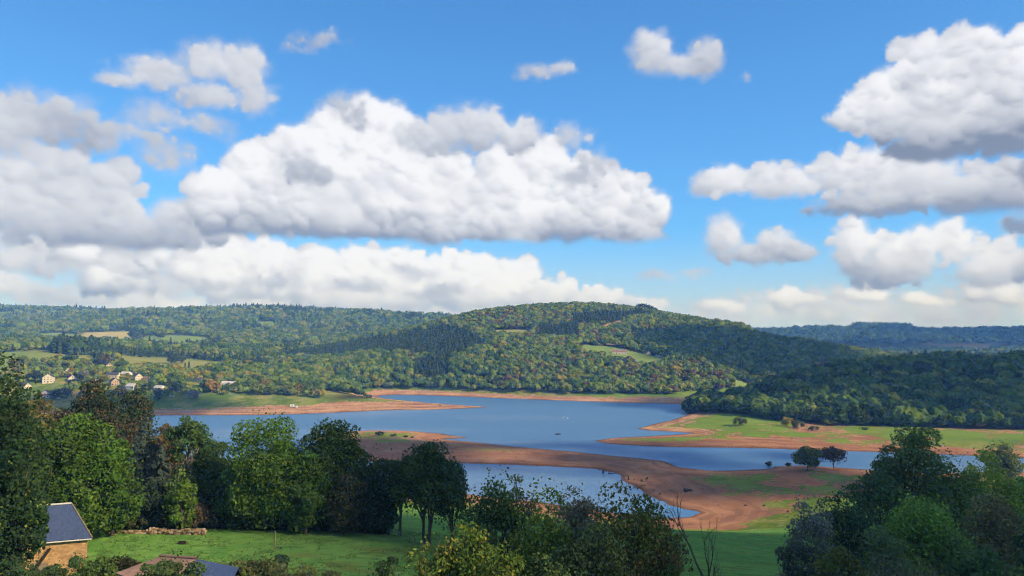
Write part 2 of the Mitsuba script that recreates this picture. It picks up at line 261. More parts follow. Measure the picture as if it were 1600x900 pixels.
folds = meshkit.fbm(np.stack([X / 520, Y / 620, 0 * X + 3.3], -1), 3, 21) - .5          # rounded spurs and side valleys of the hills behind the village
HILL = HILL + folds * 78 * sm(-260, -520, X + .10 * (Y - 1200)) * sm(1250, 1700, Y) * sm(3500, 2900, Y)
ring = []
for g in getattr(LAND, 'geoms', [LAND]):
    for r in [g.exterior, *g.interiors]:
        ring.append(np.array([r.interpolate(s).coords[0] for s in np.arange(0, min(r.length, 60000), 3.0)]))
ring = np.vstack(ring)
SD = cKDTree(ring).query(np.stack([X.ravel(), Y.ravel()], 1))[0].reshape(X.shape)
SD = np.where(shapely.contains_xy(LAND, X.ravel(), Y.ravel()).reshape(X.shape), SD, -SD)


def fbx(x, y, s, octaves=4, seed=0):
    return meshkit.fbm(np.stack([x / s, y / s, np.full_like(x, seed + .5)], -1), octaves, seed)


SDN = SD + (fbx(X, Y, 22, 4, 3) - .5) * 5 * sm(900, 300, np.abs(X))
beach = np.where(SDN > 0, np.minimum(.075 * SDN + .00035 * SDN ** 2, 7), np.maximum(.16 * SDN, -9))
w = sm(12, 105, SDN)
rough = (fbx(X, Y, 60, 5, 9) - .5) * 5.0 * sm(10, 60, SDN) * sm(200, 420, Y) + (fbx(X, Y, 9, 4, 11) - .5) * 1.1 * sm(0, 10, SDN) * sm(0, 500, Y)
Z = beach * (1 - w) + np.maximum(HILL, 2.0) * w + rough
Z = np.where(SDN > 0, np.maximum(Z, .05 + .02 * np.minimum(SDN, 20)), np.minimum(Z, -.05 + .05 * np.maximum(SDN, -20)))


def ground_z(x, y):
    return sample(GX, GY, Z, np.asarray(x, float), np.asarray(y, float))


def shore_distance(x, y):
    return sample(GX, GY, SDN, np.asarray(x, float), np.asarray(y, float))


ny, nx = X.shape
ii = np.arange(ny * nx).reshape(ny, nx)
gf = np.stack([ii[:-1, :-1], ii[:-1, 1:], ii[1:, 1:], ii[1:, :-1]], -1).reshape(-1, 4)
gv = np.stack([X, Y, Z], -1).reshape(-1, 3)

F_, N_, V_, S_ = mikit.fbm, mikit.noise, mikit.voronoi, mikit.smoothstep


def land_colour(p, n, uv):
    x, y, z = p.x, p.y, p.z
    broad, mid, fine = F_(x * .012, y * .012, 0, 3), F_(x * .07, y * .07, 3., 4), F_(x * .5, y * .5, 7., 3)
    lines = F_(x * .01, z * 2.2, y * .01, 3)                       # old waterlines run level along the banks
    soil = mikit.mix([.26, .140, .088], [.39, .235, .145], S_(.25, .75, .6 * mid + .4 * lines))
    soil = mikit.mix(soil, [.42, .29, .18], S_(.35, .75, lines) * S_(450, 720, y) * .8)
    soil = mikit.mix(soil, [.20, .10, .062], S_(.55, .8, F_(x * .03, z * 3.5, 5., 3)) * .6)
    soil = mikit.mix(soil, soil * mi.Color3f(.86, .79, .77), S_(660, 590, y))
    rings = S_(.52, .60, N_(z * 5.5 + .6 * mid, x * .02, y * .02)) * S_(.3, .6, F_(x * .05, y * .05, 11., 2))
    soil = mikit.mix(soil, [.17, .095, .070], rings * .55)
    soil = mikit.mix(soil, [.14, .085, .062], S_(.66, .78, F_(x * .35, y * .22, 9., 3)) * .5)
    soil = mikit.mix([.12, .07, .048], soil, S_(.05, .55, z + (mid - .5) * .5))
    green = mikit.mix([.075, .135, .022], [.14, .19, .04], S_(.3, .7, mid))
    green = mikit.mix(green, [.26, .215, .09], S_(.46, .66, .35 * broad + .35 * fine + .3 * mid) * (.8 - .55 * S_(60, 110, x) * S_(560, 600, y)))
    green = mikit.mix(green, [.115, .215, .03], S_(60, 110, x) * S_(560, 600, y) * .6)
    low = S_(60, 110, x) * S_(525, 560, y) * S_(790, 740, y) + S_(-120, -200, x) * S_(700, 740, y) * .02 - S_(-350, -300, x) * S_(-40, -90, x) * S_(720, 750, y) * S_(930, 880, y) * 1.2 + S_(-20, -60, x) * S_(560, 590, y) * S_(660, 640, y) * .9 + S_(95, 140, x) * S_(255, 215, x) * S_(490, 465, y) * S_(385, 420, y) * 1.1
    height = z + 1.35 * low + (broad - .5) * 5.5 + (mid - .5) * 4.5 + (fine - .5) * 2.6
    col = mikit.mix(soil, green, S_(2.95, 3.4, height) * S_(.8, 2.0, z))
    meadow = mikit.mix([.080, .205, .046], [.130, .262, .066], S_(.3, .7, .5 * mid + .5 * fine))
    meadow = mikit.mix(meadow, [.125, .165, .05], S_(.55, .75, F_(x * .16, y * .35, 2., 4)) * .75)
    meadow = mikit.mix(meadow, [.04, .10, .025], S_(.55, .72, F_(x * .5 + y * .2, y * 1.6 - x * .3, 6., 4)) * .55)
    near = S_(6.5, 9.5, z + (mid - .5) * 3) * S_(430, 380, y)
    col = mikit.mix(col, meadow, near)
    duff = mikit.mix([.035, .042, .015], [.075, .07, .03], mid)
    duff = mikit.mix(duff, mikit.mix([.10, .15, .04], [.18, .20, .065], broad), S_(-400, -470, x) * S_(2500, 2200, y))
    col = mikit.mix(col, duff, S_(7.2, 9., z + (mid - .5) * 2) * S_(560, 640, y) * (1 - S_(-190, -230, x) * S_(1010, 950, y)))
    return col


scene['land_cover'] = {'type': 'twosided', 'bsdf': {'type': 'bumpmap', 'arbitrary': mikit.proc(lambda p, n, uv: F_(p.x * .9, p.y * .9, p.z, 3) * .35 + F_(p.x * 4, p.y * 4, 1., 2) * .06, eps=.05),
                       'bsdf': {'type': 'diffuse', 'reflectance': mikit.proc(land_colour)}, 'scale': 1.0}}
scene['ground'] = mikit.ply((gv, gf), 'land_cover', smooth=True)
say('ground', 'rolling ground round a half-empty reservoir, red bare banks, meadows and wooded slopes', kind='structure')

# ---------------------------------------------------------------- water
scene['lake_water'] = {'type': 'bumpmap', 'arbitrary': mikit.proc(lambda p, n, uv: F_(p.x * .25, p.y * .5, 0, 3) * .22 + F_(p.x * 1.3, p.y * 2.2, 4., 2) * .05, eps=.12), 'scale': 1.0,
                       'bsdf': {'type': 'principled', 'base_color': {'type': 'rgb', 'value': [.042, .12, .27]}, 'roughness': mikit.proc(lambda p, n, uv: .30 + .26 * S_(.35, .65, F_(p.x * .006, p.y * .03, 2., 4)) - .18 * S_(505, 490, p.y)), 'specular': .5}}
wx, wy = np.linspace(-1400, 1300, 55), np.linspace(350, 1250, 25)
WX, WY = np.meshgrid(wx, wy)
wi = np.arange(WX.size).reshape(WX.shape)
scene['water'] = mikit.ply((np.stack([WX, WY, 0 * WX], -1).reshape(-1, 3), np.stack([wi[:-1, :-1], wi[:-1, 1:], wi[1:, 1:], wi[1:, :-1]], -1).reshape(-1, 4)), 'lake_water', smooth=True)
say('water', 'blue wind-ruffled water of the half-empty reservoir', kind='structure')

# ---------------------------------------------------------------- the air between here and the far hills
scene['clear'] = {'type': 'null'}
scene['haze'] = {'type': 'cube', 'bsdf': {'type': 'ref', 'id': 'clear'}, 'interior': {'type': 'ref', 'id': 'air'}, 'to_world': T().translate([0, 2250, 110]).scale([3600, 2950, 132])}
say('haze', 'thin bluish air over the valley', kind='stuff')

# ---------------------------------------------------------------- unseen cumulus, overhead and behind the viewer, placed to shade parts of the land
scene['cloud_white'] = {'type': 'twosided', 'bsdf': {'type': 'diffuse', 'reflectance': {'type': 'rgb', 'value': [.85, .86, .88]}}}
LEVEL = 760.0


def overhead(cx, cy, rx, ry, n, size, seed, gap=1.0):
    """A flat-based cumulus out of view, placed so its shade falls round (cx, cy) of the land."""
    r = np.random.default_rng(seed)
    off = SUN[:2] / SUN[2] * (LEVEL - float(ground_z([cx], [cy])[0]))
    base = trimesh.creation.icosphere(subdivisions=2)
    bv, bf = np.array(base.vertices), np.array(base.faces)
    parts = []
    for i in range(n):
        a, q = r.uniform(0, 2 * np.pi), math.sqrt(r.uniform(0, 1))
        s = size * r.uniform(.6, 1.25) * (1.15 - .5 * q)
        v = bv * (1 + .45 * (meshkit.fbm(bv * 1.7 + seed * 5 + i, 4, seed) - .5))[:, None]
        v = v * [s, s, s * .55]
        v[:, 2] = np.where(v[:, 2] < 0, v[:, 2] * .35, v[:, 2])
        parts.append((v + [cx + off[0] + rx * q * math.cos(a) * gap, cy + off[1] + ry * q * math.sin(a) * gap, LEVEL + s * .1], bf))
    key = number('cloud')
    scene[key] = mikit.ply(join(parts), 'cloud_white', smooth=True)
    say(key, 'white flat-based cumulus out of view, placed to shade the land below', 'cloud', kind='structure')


SHADES = [(26, 102, 66, 40, 15, 22, 1), (130, 95, 80, 70, 10, 26, 3), (-430, 815, 125, 34, 26, 28, 4), (395, 1270, 185, 165, 90, 56, 5), (545, 795, 185, 120, 70, 50, 6), (330, 880, 170, 46, 44, 32, 7), (250, 835, 60, 40, 12, 26, 15),
          (-90, 560, 80, 40, 34, 23, 8), (60, 530, 160, 66, 46, 23, 9), (160, 440, 90, 50, 20, 22, 10), (2080, 3380, 440, 400, 60, 140, 11), (1420, 2650, 260, 280, 36, 105, 12), (2300, 2600, 500, 400, 46, 150, 13), (35, 195, 135, 55, 34, 34, 14), (-28, 141, 36, 15, 16, 13, 16)]
for s in SHADES:
    overhead(*s)

# ---------------------------------------------------------------- foliage
scene['leaf'] = {'type': 'principledthin', 'base_color': {'type': 'mesh_attribute', 'name': 'vertex_color'}, 'roughness': .75, 'spec_trans': 0.0, 'diff_trans': .6, 'eta': 1.25}
scene['far_leaf'] = {'type': 'twosided', 'bsdf': {'type': 'diffuse', 'reflectance': {'type': 'mesh_attribute', 'name': 'vertex_color'}}}
scene['bark'] = {'type': 'twosided', 'bsdf': {'type': 'diffuse', 'reflectance': mikit.proc(lambda p, n, uv: mikit.mix([.045, .036, .028], [.13, .11, .09], F_(p.x * 5, p.y * 5, p.z * 1.2, 3)))}}
scene['pale_bark'] = {'type': 'twosided', 'bsdf': {'type': 'diffuse', 'reflectance': mikit.proc(lambda p, n, uv: mikit.mix([.16, .14, .12], [.34, .31, .27], F_(p.x * 5, p.y * 5, p.z * 1.2, 3)))}}


def cards(pos, nrm, size, rng, aspect=.62):
    """A leaf spray at each point: two triangles, folded a little along the middle."""
    n = len(pos)
    up = rng.normal(size=(n, 3))
    t = np.cross(nrm, up); t /= np.linalg.norm(t, axis=1, keepdims=True) + 1e-9
    b = np.cross(nrm, t)
    s = np.broadcast_to(np.asarray(size), (n,))[:, None]
    fold = nrm * s * .22
    v = np.stack([pos - t * s, pos + b * s * aspect - fold, pos + t * s, pos - b * s * aspect - fold], 1).reshape(-1, 3)
    q = np.arange(n)[:, None] * 4
    return v, np.vstack([q + [0, 1, 2], q + [0, 2, 3]])


def unit(rng, n):
    v = rng.normal(size=(n, 3))
    return v / np.linalg.norm(v, axis=1, keepdims=True)


def tints(rng, n, tint, spread=.28, other=None, share=0., per=4):
    c = np.asarray(tint, float) * (1 + spread * rng.uniform(-1, 1, (n, 1))) * (1 + .08 * rng.uniform(-1, 1, (n, 3)))
    if other is not None:
        m = rng.random(n) < share
        c[m] = np.asarray(other) * (1 + spread * rng.uniform(-1, 1, (m.sum(), 1)))
    return np.repeat(np.clip(c, 0, .9), per, 0)


def broadleaf(rng, h, rx, leaves, leaf, tint, other=None, share=0., base=.22, clumps=34, trunks=1, lean=0., taper=1.0, open_=0., ry=None, limbs=10, girth=None, squat=.55):
    """(trunk, crown, colours) of a broad-leaved tree standing at the origin."""
    ry = ry or rx
    zb, zt = h * base, h
    zc, rz = (zb + zt) / 2, (zt - zb) / 2
    cs = []
    clumps = int(clumps * 1.5)
    for i in range(clumps):
        u = unit(rng, 1)[0]
        if u[2] < -.55 and base > .12:
            u[2] *= -.6
        q = rng.uniform(.34, .76)
        wide = 1.0 if taper == 1 else (1 - (1 - taper) * max(u[2], 0))
        c = np.array([u[0] * rx * q * wide, u[1] * ry * q * wide, zc + u[2] * rz * (q + .02)])
        cs.append((c, rng.uniform(.23, .38) * min(rx, rz)))
    cs = [(c + [lean * (c[2] / h) * h, 0, 0], r) for c, r in cs]
    wts = np.array([r ** 2 for _, r in cs]) * rng.uniform(.55, 1.4, len(cs)); wts /= wts.sum()
    pick = rng.choice(len(cs), leaves, p=wts)
    C, R = np.array([c for c, _ in cs])[pick], np.array([r for _, r in cs])[pick]
    u = unit(rng, leaves)
    u[:, 2] += .22
    u /= np.linalg.norm(u, axis=1, keepdims=True)
    q = 1 - np.abs(rng.normal(0, .17 + open_, leaves))
    pos = C + u * R[:, None] * np.clip(q, .1, 1.15)[:, None] * np.array([1, 1, .9])
    fill = rng.random(leaves) < (.10 if open_ < .1 else .05)          # leaves between the clumps close the crown
    m = int(fill.sum())
    if m:
        uf = unit(rng, m)
        pos[fill] = uf * [rx, ry, rz] * rng.uniform(.45, .92, (m, 1)) + [0, 0, zc]
        pos[fill, 0] += lean * pos[fill, 2]
        u[fill] = uf
    pos[:, 2] = np.maximum(pos[:, 2], .05 * h)
    nrm = u * .75 + unit(rng, leaves) * .8
    nrm /= np.linalg.norm(nrm, axis=1, keepdims=True)
    fit = np.array([rx / np.percentile(np.abs(pos[:, 0] - lean * pos[:, 2]), 98.5), ry / np.percentile(np.abs(pos[:, 1]), 98.5), h / np.percentile(pos[:, 2], 99.7)])
    pos = pos * fit
    cs = [(c * fit, r) for c, r in cs]
    v, f = cards(pos, nrm, leaf * rng.uniform(.6, 1.35, leaves), rng)
    clump_tone = (1 + .22 * rng.uniform(-1, 1, (len(cs), 1))) * (1 + .10 * rng.uniform(-1, 1, (len(cs), 3)))
    col = tints(rng, leaves, tint, .30, other, share) * np.repeat(clump_tone[pick], 4, 0)
    g = girth or h * .022
    wood = []
    for k in range(trunks):
        a = rng.uniform(0, 6.28)
        o = np.array([math.cos(a), math.sin(a), 0]) * (0 if trunks == 1 else rx * .10)
        tip = np.array([lean * h * .7, 0, zc + rz * .35]) + o * 3.2
        z = np.linspace(0, 1, 7)[:, None]
        path = o * (1 + 0 * z) * (1 - z) + tip * z + rng.normal(0, .012 * h, (7, 3)) * np.sin(np.pi * z)
        path[0, 2] = -.4
        wood.append(tube(path, g * (1 - .75 * z[:, 0]) * (1 if trunks == 1 else .7), 7))
        order = rng.permutation(len(cs))[:limbs]
        for j in order:
            c = cs[j][0]
            s = path[rng.integers(2, 5)]
            zz = np.linspace(0, 1, 5)[:, None]
            lp = s * (1 - zz) + c * zz + np.array([0, 0, .06 * h]) * np.sin(np.pi * zz) + rng.normal(0, .008 * h, (5, 3)) * np.sin(np.pi * zz)
            wood.append(tube(lp, g * .42 * (1 - .8 * zz[:, 0]), 5))
    return join(wood), (v, f), np.clip(col, 0, .9)


def conifer(rng, h, rx, leaves, leaf, tint, other=None, share=0., base=.06, droop=.25, power=.85, ragged=.35, flat=.35):
    """(trunk, crown, colours) of a conifer: sprays set along drooping branches in whorls."""
    n = max(14, int(h * 1.6))
    pos, nrm, wood = [], [], [tube([[0, 0, -.3], [0, 0, h * .5], [0, 0, h * .97]], [h * .018, h * .011, h * .002], 7)]
    lv = rng.uniform(0, 1, n * 7)
    length = rx * np.power(1 - lv, power) * (1 + ragged * rng.uniform(-1, .6, len(lv))) + .02 * rx
    az = rng.uniform(0, 6.283, len(lv))
    wts = length + .1 * rx; wts = wts / wts.sum()
    pick = rng.choice(len(lv), leaves, p=wts)
    t = np.sqrt(rng.uniform(.02, 1, leaves))
    r = length[pick] * t
    a = az[pick] + rng.normal(0, .16, leaves)
    z = h * (base + (1 - base) * lv[pick]) - droop * r + rng.normal(0, .035 * rx, leaves) + .02 * h * rng.random(leaves)
    pos = np.stack([r * np.cos(a), r * np.sin(a), np.minimum(np.maximum(z, .02 * h), h * 1.01)], 1)
    out = np.stack([np.cos(a), np.sin(a), np.full(leaves, 1.0)], 1)
    nrm = out * (1 - flat) + unit(rng, leaves) * .7
    nrm /= np.linalg.norm(nrm, axis=1, keepdims=True)
    v, f = cards(pos, nrm, leaf * rng.uniform(.6, 1.3, leaves), rng, .5)
    for j in range(0, len(lv), 5):
        e = np.array([math.cos(az[j]), math.sin(az[j]), 0]) * length[j] * .8
        z0 = h * (base + (1 - base) * lv[j])
        wood.append(tube([[0, 0, z0], [*(e[:2] * .5), z0 - droop * length[j] * .3], [*e[:2], z0 - droop * length[j] * .75]], [h * .004, h * .003, h * .001], 4))
    return join(wood), (v, f), tints(rng, leaves, tint, .32, other, share)


def bare_tree(rng, h, spread, g, forks=3, first=.3):
    """Twigs and limbs without leaves."""
    parts = []

    def grow(p, d, length, r, depth):
        n = 5
        pts, q, dd = [p], np.array(p, float), np.array(d, float)
        for _ in range(n):
            dd = dd + rng.normal(0, .10, 3) + [0, 0, .05]
            dd /= np.linalg.norm(dd)
            q = q + dd * length / n
            pts.append(q.copy())
        parts.append(tube(pts, np.linspace(r, r * .5, n + 1), 6 if depth > 1 else 4))
        if depth == 0:
            return
        for k in range(forks):
            side = unit(rng, 1)[0] * [1, 1, .4]
            nd = dd * .9 + side * spread
            grow(pts[rng.integers(2, n + 1)], nd / np.linalg.norm(nd), length * rng.uniform(.5, .8), r * .5, depth - 1)
    grow([0, 0, -.3], [0.02, 0, 1], h * .45, g, 4)
    m = join(parts)
    return (m[0] * [1, 1, h / m[0][:, 2].max()], m[1])


# tints of leaves (albedo)
DARK, DEEP, MID, FRESH, OLIVE, GOLD, RUST, BROWN, FIRN, BLUE, SILVER = [.022, .046, .015], [.032, .066, .018], [.050, .095, .022], [.075, .150, .022], [.085, .105, .028], [.170, .155, .030], [.150, .085, .030], [.085, .062, .034], [.020, .044, .021], [.050, .075, .068], [.13, .155, .13]


def plant(name, tree, at, label, cat, group=None, rz=0., bark='bark', leafy='leaf', lift=1.0):
    """A tree or bush as a thing with a trunk and a crown."""
    wood, crown, col = tree
    key = number(name)
    g = np.array([at[0], at[1], at[2]])
    if wood is not None:
        scene[key + '__trunk'] = mikit.ply(move(wood, g, rz), bark, smooth=True)
    scene[key + '__crown'] = mikit.ply(move(crown, g, rz), leafy, color=np.clip(col * lift, 0, .9))
    say(key, label, cat, group)
    return key


# far trees: a lumpy body under loose sprays, light enough for thousands of copies
def far_broadleaf(seed, tint, other=None, share=.12, n=95):
    r = np.random.default_rng(seed)
    ico = trimesh.creation.icosphere(subdivisions=1)
    parts, cols = [], []
    for k in range(3):
        c = np.array([r.uniform(-.28, .28), r.uniform(-.28, .28), r.uniform(.50, .68)])
        v = np.array(ico.vertices) * (1 + .5 * (r.random((42, 1)) - .5)) * [.30, .30, .27] + c
        parts.append((v, np.array(ico.faces))); cols.append(np.tile(np.asarray(tint) * r.uniform(.75, 1.0), (42, 1)))
    u = unit(r, n); u[:, 2] = np.abs(u[:, 2]) * 1.0 - .25
    pos = u * [.50, .50, .42] * r.uniform(.72, 1.05, (n, 1)) * (1 + .35 * np.sin(u[:, :1] * 5 + seed) * np.cos(u[:, 1:2] * 6)) + [0, 0, .57]
    nrm = u + unit(r, n) * .5; nrm /= np.linalg.norm(nrm, axis=1, keepdims=True)
    parts.append(cards(pos, nrm, r.uniform(.07, .14, n), r, .8)); cols.append(tints(r, n, tint, .35, other, share))
    v, f = join(parts)
    return v, f, np.vstack(cols)


def far_conifer(seed, tint, n=90):
    r = np.random.default_rng(seed)
    t = r.uniform(0, 1, n) ** .8
    a = r.uniform(0, 6.283, n)
    rad = .17 * (1 - t) ** .8 * r.uniform(.55, 1.15, n) + .01
    pos = np.stack([rad * np.cos(a), rad * np.sin(a), .10 + .88 * t - .15 * rad], 1)
    nrm = np.stack([np.cos(a), np.sin(a), np.full(n, .9)], 1) + unit(r, n) * .45; nrm /= np.linalg.norm(nrm, axis=1, keepdims=True)
    cone = trimesh.creation.cone(radius=.13, height=.82, sections=7)
    cv = np.array(cone.vertices) + [0, 0, .12]
    v, f = join([(cv, np.array(cone.faces)), cards(pos, nrm, r.uniform(.05, .09, n), r, .7)])
    return v, f, np.vstack([np.tile(np.asarray(tint) * .8, (len(cv), 1)), tints(r, n, tint, .35)])


FAR = {}
for nm, tn, ot in (('dark', [.022, .046, .015], MID), ('deep', [.042, .086, .022], MID), ('mid', [.078, .132, .026], OLIVE), ('olive', [.132, .158, .034], MID), ('fresh', [.120, .185, .030], GOLD), ('gold', GOLD, OLIVE), ('brown', BROWN, OLIVE)):
    FAR[nm] = []
    for q in range(3 if nm in ('deep', 'mid', 'olive') else 2):
        v, f, c = far_broadleaf(100 + len(scene), tn, ot)
        key = f'far_{nm}_{q}'
        scene[key] = {'type': 'shapegroup', 'tree': mikit.ply((v, f), 'far_leaf', color=c)}
        FAR[nm].append(key)
for nm, tn in (('firn', [.028, .056, .024]), ('fir_grey', [.044, .074, .036])):
    FAR[nm] = []
    for q in range(2):
        v, f, c = far_conifer(200 + len(scene), tn)
        key = f'far_{nm}_{q}'
        scene[key] = {'type': 'shapegroup', 'tree': mikit.ply((v, f), 'far_leaf', color=c)}
        FAR[nm].append(key)

# fields on the hillsides: corners on the ground
FIELDS = {
    'tan': [(-1160.9, 2000.0, 59.2), (-1202.8, 2080.0, 83.0), (-1106.1, 2150.0, 97.6), (-1049.4, 2100.0, 92.0), (-1055.9, 2050.0, 77.8), (-1010.9, 1990.0, 66.2), (-975.2, 1930.0, 57.0), (-1075.1, 1960.0, 59.9)],
    'green': [(-948.5, 1900.0, 56.0), (-981.8, 2000.0, 78.2), (-826.2, 2000.0, 79.9), (-798.6, 1950.0, 68.4), (-814.8, 1850.0, 53.7), (-878.7, 1850.0, 52.1)],
    'low': [(-596.3, 1130.0, 36.5), (-623.0, 1180.0, 43.2), (-547.6, 1180.0, 41.2), (-519.5, 1120.0, 34.1)],
    'mid': [(-726.8, 1120.0, 52.4), (-763.9, 1180.0, 57.4), (-711.0, 1180.0, 57.4), (-635.8, 1120.0, 49.5), (-625.3, 1090.0, 46.9)],
    'hill': [(-825.9, 2400.0, 96.1), (-860.6, 2500.0, 111.4), (-804.3, 2500.0, 109.3), (-776.1, 2400.0, 98.2)],
    'farm': [(107.9, 1190.0, 56.1), (119.9, 1240.0, 63.1), (165.3, 1235.0, 61.1), (236.0, 1140.0, 44.9), (219.1, 1105.0, 36.8), (173.9, 1120.0, 39.9)],
    'clear': [(146.9, 1260.0, 65.9), (178.3, 1290.0, 70.9), (177.4, 1260.0, 64.8)],
    'crest': [(-28.9, 1340.0, 79.3), (-28.6, 1380.0, 86.0), (28.6, 1380.0, 84.9), (30.1, 1340.0, 78.1)],
    'ride': [(167.0, 1400.0, 89.6), (186.8, 1440.0, 97.0), (229.4, 1490.0, 104.9), (226.3, 1470.0, 100.9), (174.2, 1390.0, 88.4)],
    'meadow': [(-661.9, 960.0, 35.8), (-679.4, 985.0, 42.0), (-645.5, 975.0, 40.0), (-627.1, 950.0, 35.6)],
    'east': [(328.8, 1090.0, 31.0), (429.4, 1060.0, 31.8), (408.2, 1030.0, 26.4), (322.7, 1070.0, 26.6)],
    'west': [(-1147.4, 1800.0, 59.4), (-1247.0, 1950.0, 76.9), (-1236.2, 2020.0, 85.0), (-1165.0, 2000.0, 79.9), (-1077.1, 1850.0, 61.7)],
    'outer': [(-712.3, 1040.0, 48.1), (-776.3, 1130.0, 56.0), (-736.9, 1160.0, 56.0), (-673.3, 1090.0, 49.7)],
    'bank': [(-504.7, 1115.0, 33.4), (-534.3, 1180.0, 39.2), (-486.4, 1180.0, 35.1), (-459.4, 1115.0, 31.5)],
    'high': [(-1764.1, 2550.0, 103.0), (-1903.3, 2750.0, 125.3), (-1841.4, 2750.0, 125.3), (-1706.8, 2550.0, 103.0)],
    'scar': [(-780.9, 2550.0, 120.6), (-827.2, 2700.0, 143.3), (-801.5, 2700.0, 143.3), (-757.4, 2560.0, 123.0)],
    'strip': [(-466.8, 1105.0, 32.1), (-563.7, 1090.0, 30.1), (-587.1, 1120.0, 35.1), (-455.9, 1125.0, 35.8)],
}
REACH = dict(outer=110, bank=70, high=160, west=170, scar=30, tan=210, green=190, hill=150, low=130, mid=110, farm=12, clear=8, crest=8, ride=8, meadow=30, east=20, strip=110)


def field_outline(name, v):
    """The field, carried on down the slope behind the trees that stand before it."""
    p = shapely.Polygon([q[:2] for q in v]).buffer(0)
    c = np.array(p.centroid.coords[0]); far = np.linalg.norm(c)
    d = -c / far * REACH[name]
    return shapely.union_all([shapely.affinity.translate(p, *(d * t)) for t in (0, .25, .5, .75, 1)]).buffer(2)


FIELD_AT = {k: field_outline(k, v) for k, v in FIELDS.items()}
OPEN = shapely.union_all(list(FIELD_AT.values()))
VILLAGE = shapely.Polygon([(-591.7, 800.0, 14.4)[:2], (-728.8, 960.0, 52.3)[:2], (-644.9, 1010.0, 53.7)[:2], (-470.2, 1010.0, 37.2)[:2], (-343.8, 950.0, 32.3)[:2], (-232.5, 900.0, 22.4)[:2], (-215.7, 850.0, 11.7)[:2], (-375.4, 780.0, 6.3)[:2], (-489.7, 770.0, 7.4)[:2]])
GROUND_COVER = {'tan': ([.30, .29, .12], [.36, .32, .15]), 'green': ([.12, .20, .05], [.18, .25, .07]), 'bare': ([.26, .18, .11], [.34, .24, .15]), 'dry': ([.17, .20, .055], [.23, .24, .08])}
for nm, (c0, c1) in GROUND_COVER.items():
    scene['sward_' + nm] = {'type': 'twosided', 'bsdf': {'type': 'diffuse', 'reflectance': mikit.proc(lambda p, n, uv, c0=c0, c1=c1: mikit.mix(c0, c1, F_(p.x * .02 + p.y * .01, p.y * .05, 0, 4)))}}
KIND = dict(outer='green', bank='dry', high='green', west='green', scar='bare', tan='tan', green='green', low='dry', mid='dry', hill='green', farm='green', clear='bare', crest='dry', top='dry', ride='bare', meadow='green', east='green', strip='dry')
SAYS = dict(outer='light green pasture at the outer edge of the village slope', bank='dry grass slope between the conifer belt and the lakeside trees', high='small pale meadow high up at the outer end of the hills', west='pale green meadow at the outer end of the far hillside', scar='small bare patch high on the far hill', tan='pale stubble field on the hillside above the conifers', green='green field with one lone tree on the far hillside', low='dry yellow field above the village', mid='dry pasture beside the tall conifer stand',
            hill='small green clearing high on the far hill', farm='green meadow round the hillside farm', clear='bare earth clearing above the farm', crest='pale clearing halfway up the wooded hill', top='pale clearing close under the hilltop',
            ride='reddish bare ride cut along the conifers', meadow='bright meadow above the village trees', east='green strip between the woods on the hill', strip='yellow field strip behind the village roofs')
for nm, poly in FIELD_AT.items():
    x0, y0, x1, y1 = poly.bounds
    st = max(3.0, (y1 - y0) / 40)
    gx, gy = np.meshgrid(np.arange(x0, x1 + st, st), np.arange(y0, y1 + st, st))
    ok = shapely.contains_xy(poly.buffer(st * .4), gx.ravel(), gy.ravel()).reshape(gx.shape)
    fi = np.arange(gx.size).reshape(gx.shape)
    cell = ok[:-1, :-1] & ok[1:, :-1] & ok[:-1, 1:] & ok[1:, 1:]
    f4 = np.stack([fi[:-1, :-1], fi[:-1, 1:], fi[1:, 1:], fi[1:, :-1]], -1)[cell]
    key = number('field')
    scene[key] = mikit.ply((np.stack([gx, gy, ground_z(gx, gy) + .5], -1).reshape(-1, 3), f4), 'sward_' + KIND[nm], smooth=True)
    say(key, SAYS[nm], kind='structure')

# what of the land a walker near the camera could see
AZ = np.linspace(-1.0, 1.0, 801)
RR = np.concatenate([np.arange(20, 1400, 6), np.arange(1400, 4700, 14)])
ra, rr = np.meshgrid(AZ, RR, indexing='ij')
tall = np.where(rr > 700, 9.0, 0.0)
zz = ground_z(rr * np.sin(ra), rr * np.cos(ra))
HORIZON = np.maximum.accumulate(np.maximum((zz + tall * (zz > 6) - EYE) / rr, -9), axis=1)


def visible(x, y, h, slack):
    r, a = np.hypot(x, y), np.arctan2(x, y)
    before = sample(AZ, RR, HORIZON.T.T, a * 0, a * 0) if False else map_coordinates(HORIZON, [np.interp(a, AZ, np.arange(len(AZ))), np.interp(r - 10, RR, np.arange(len(RR)))], order=1, mode='nearest')
    return (np.abs(a) < .74) & ((ground_z(x, y) + h + slack - EYE) / r > before)


WOODS = np.random.default_rng(7)


def scatter(x0, x1, y0, y1, step):
    gx, gy = np.meshgrid(np.arange(x0, x1, step), np.arange(y0, y1, step * .92))
    x = gx.ravel() + WOODS.uniform(-.45, .45, gx.size) * step
    y = gy.ravel() + WOODS.uniform(-.45, .45, gx.size) * step
    return x, y


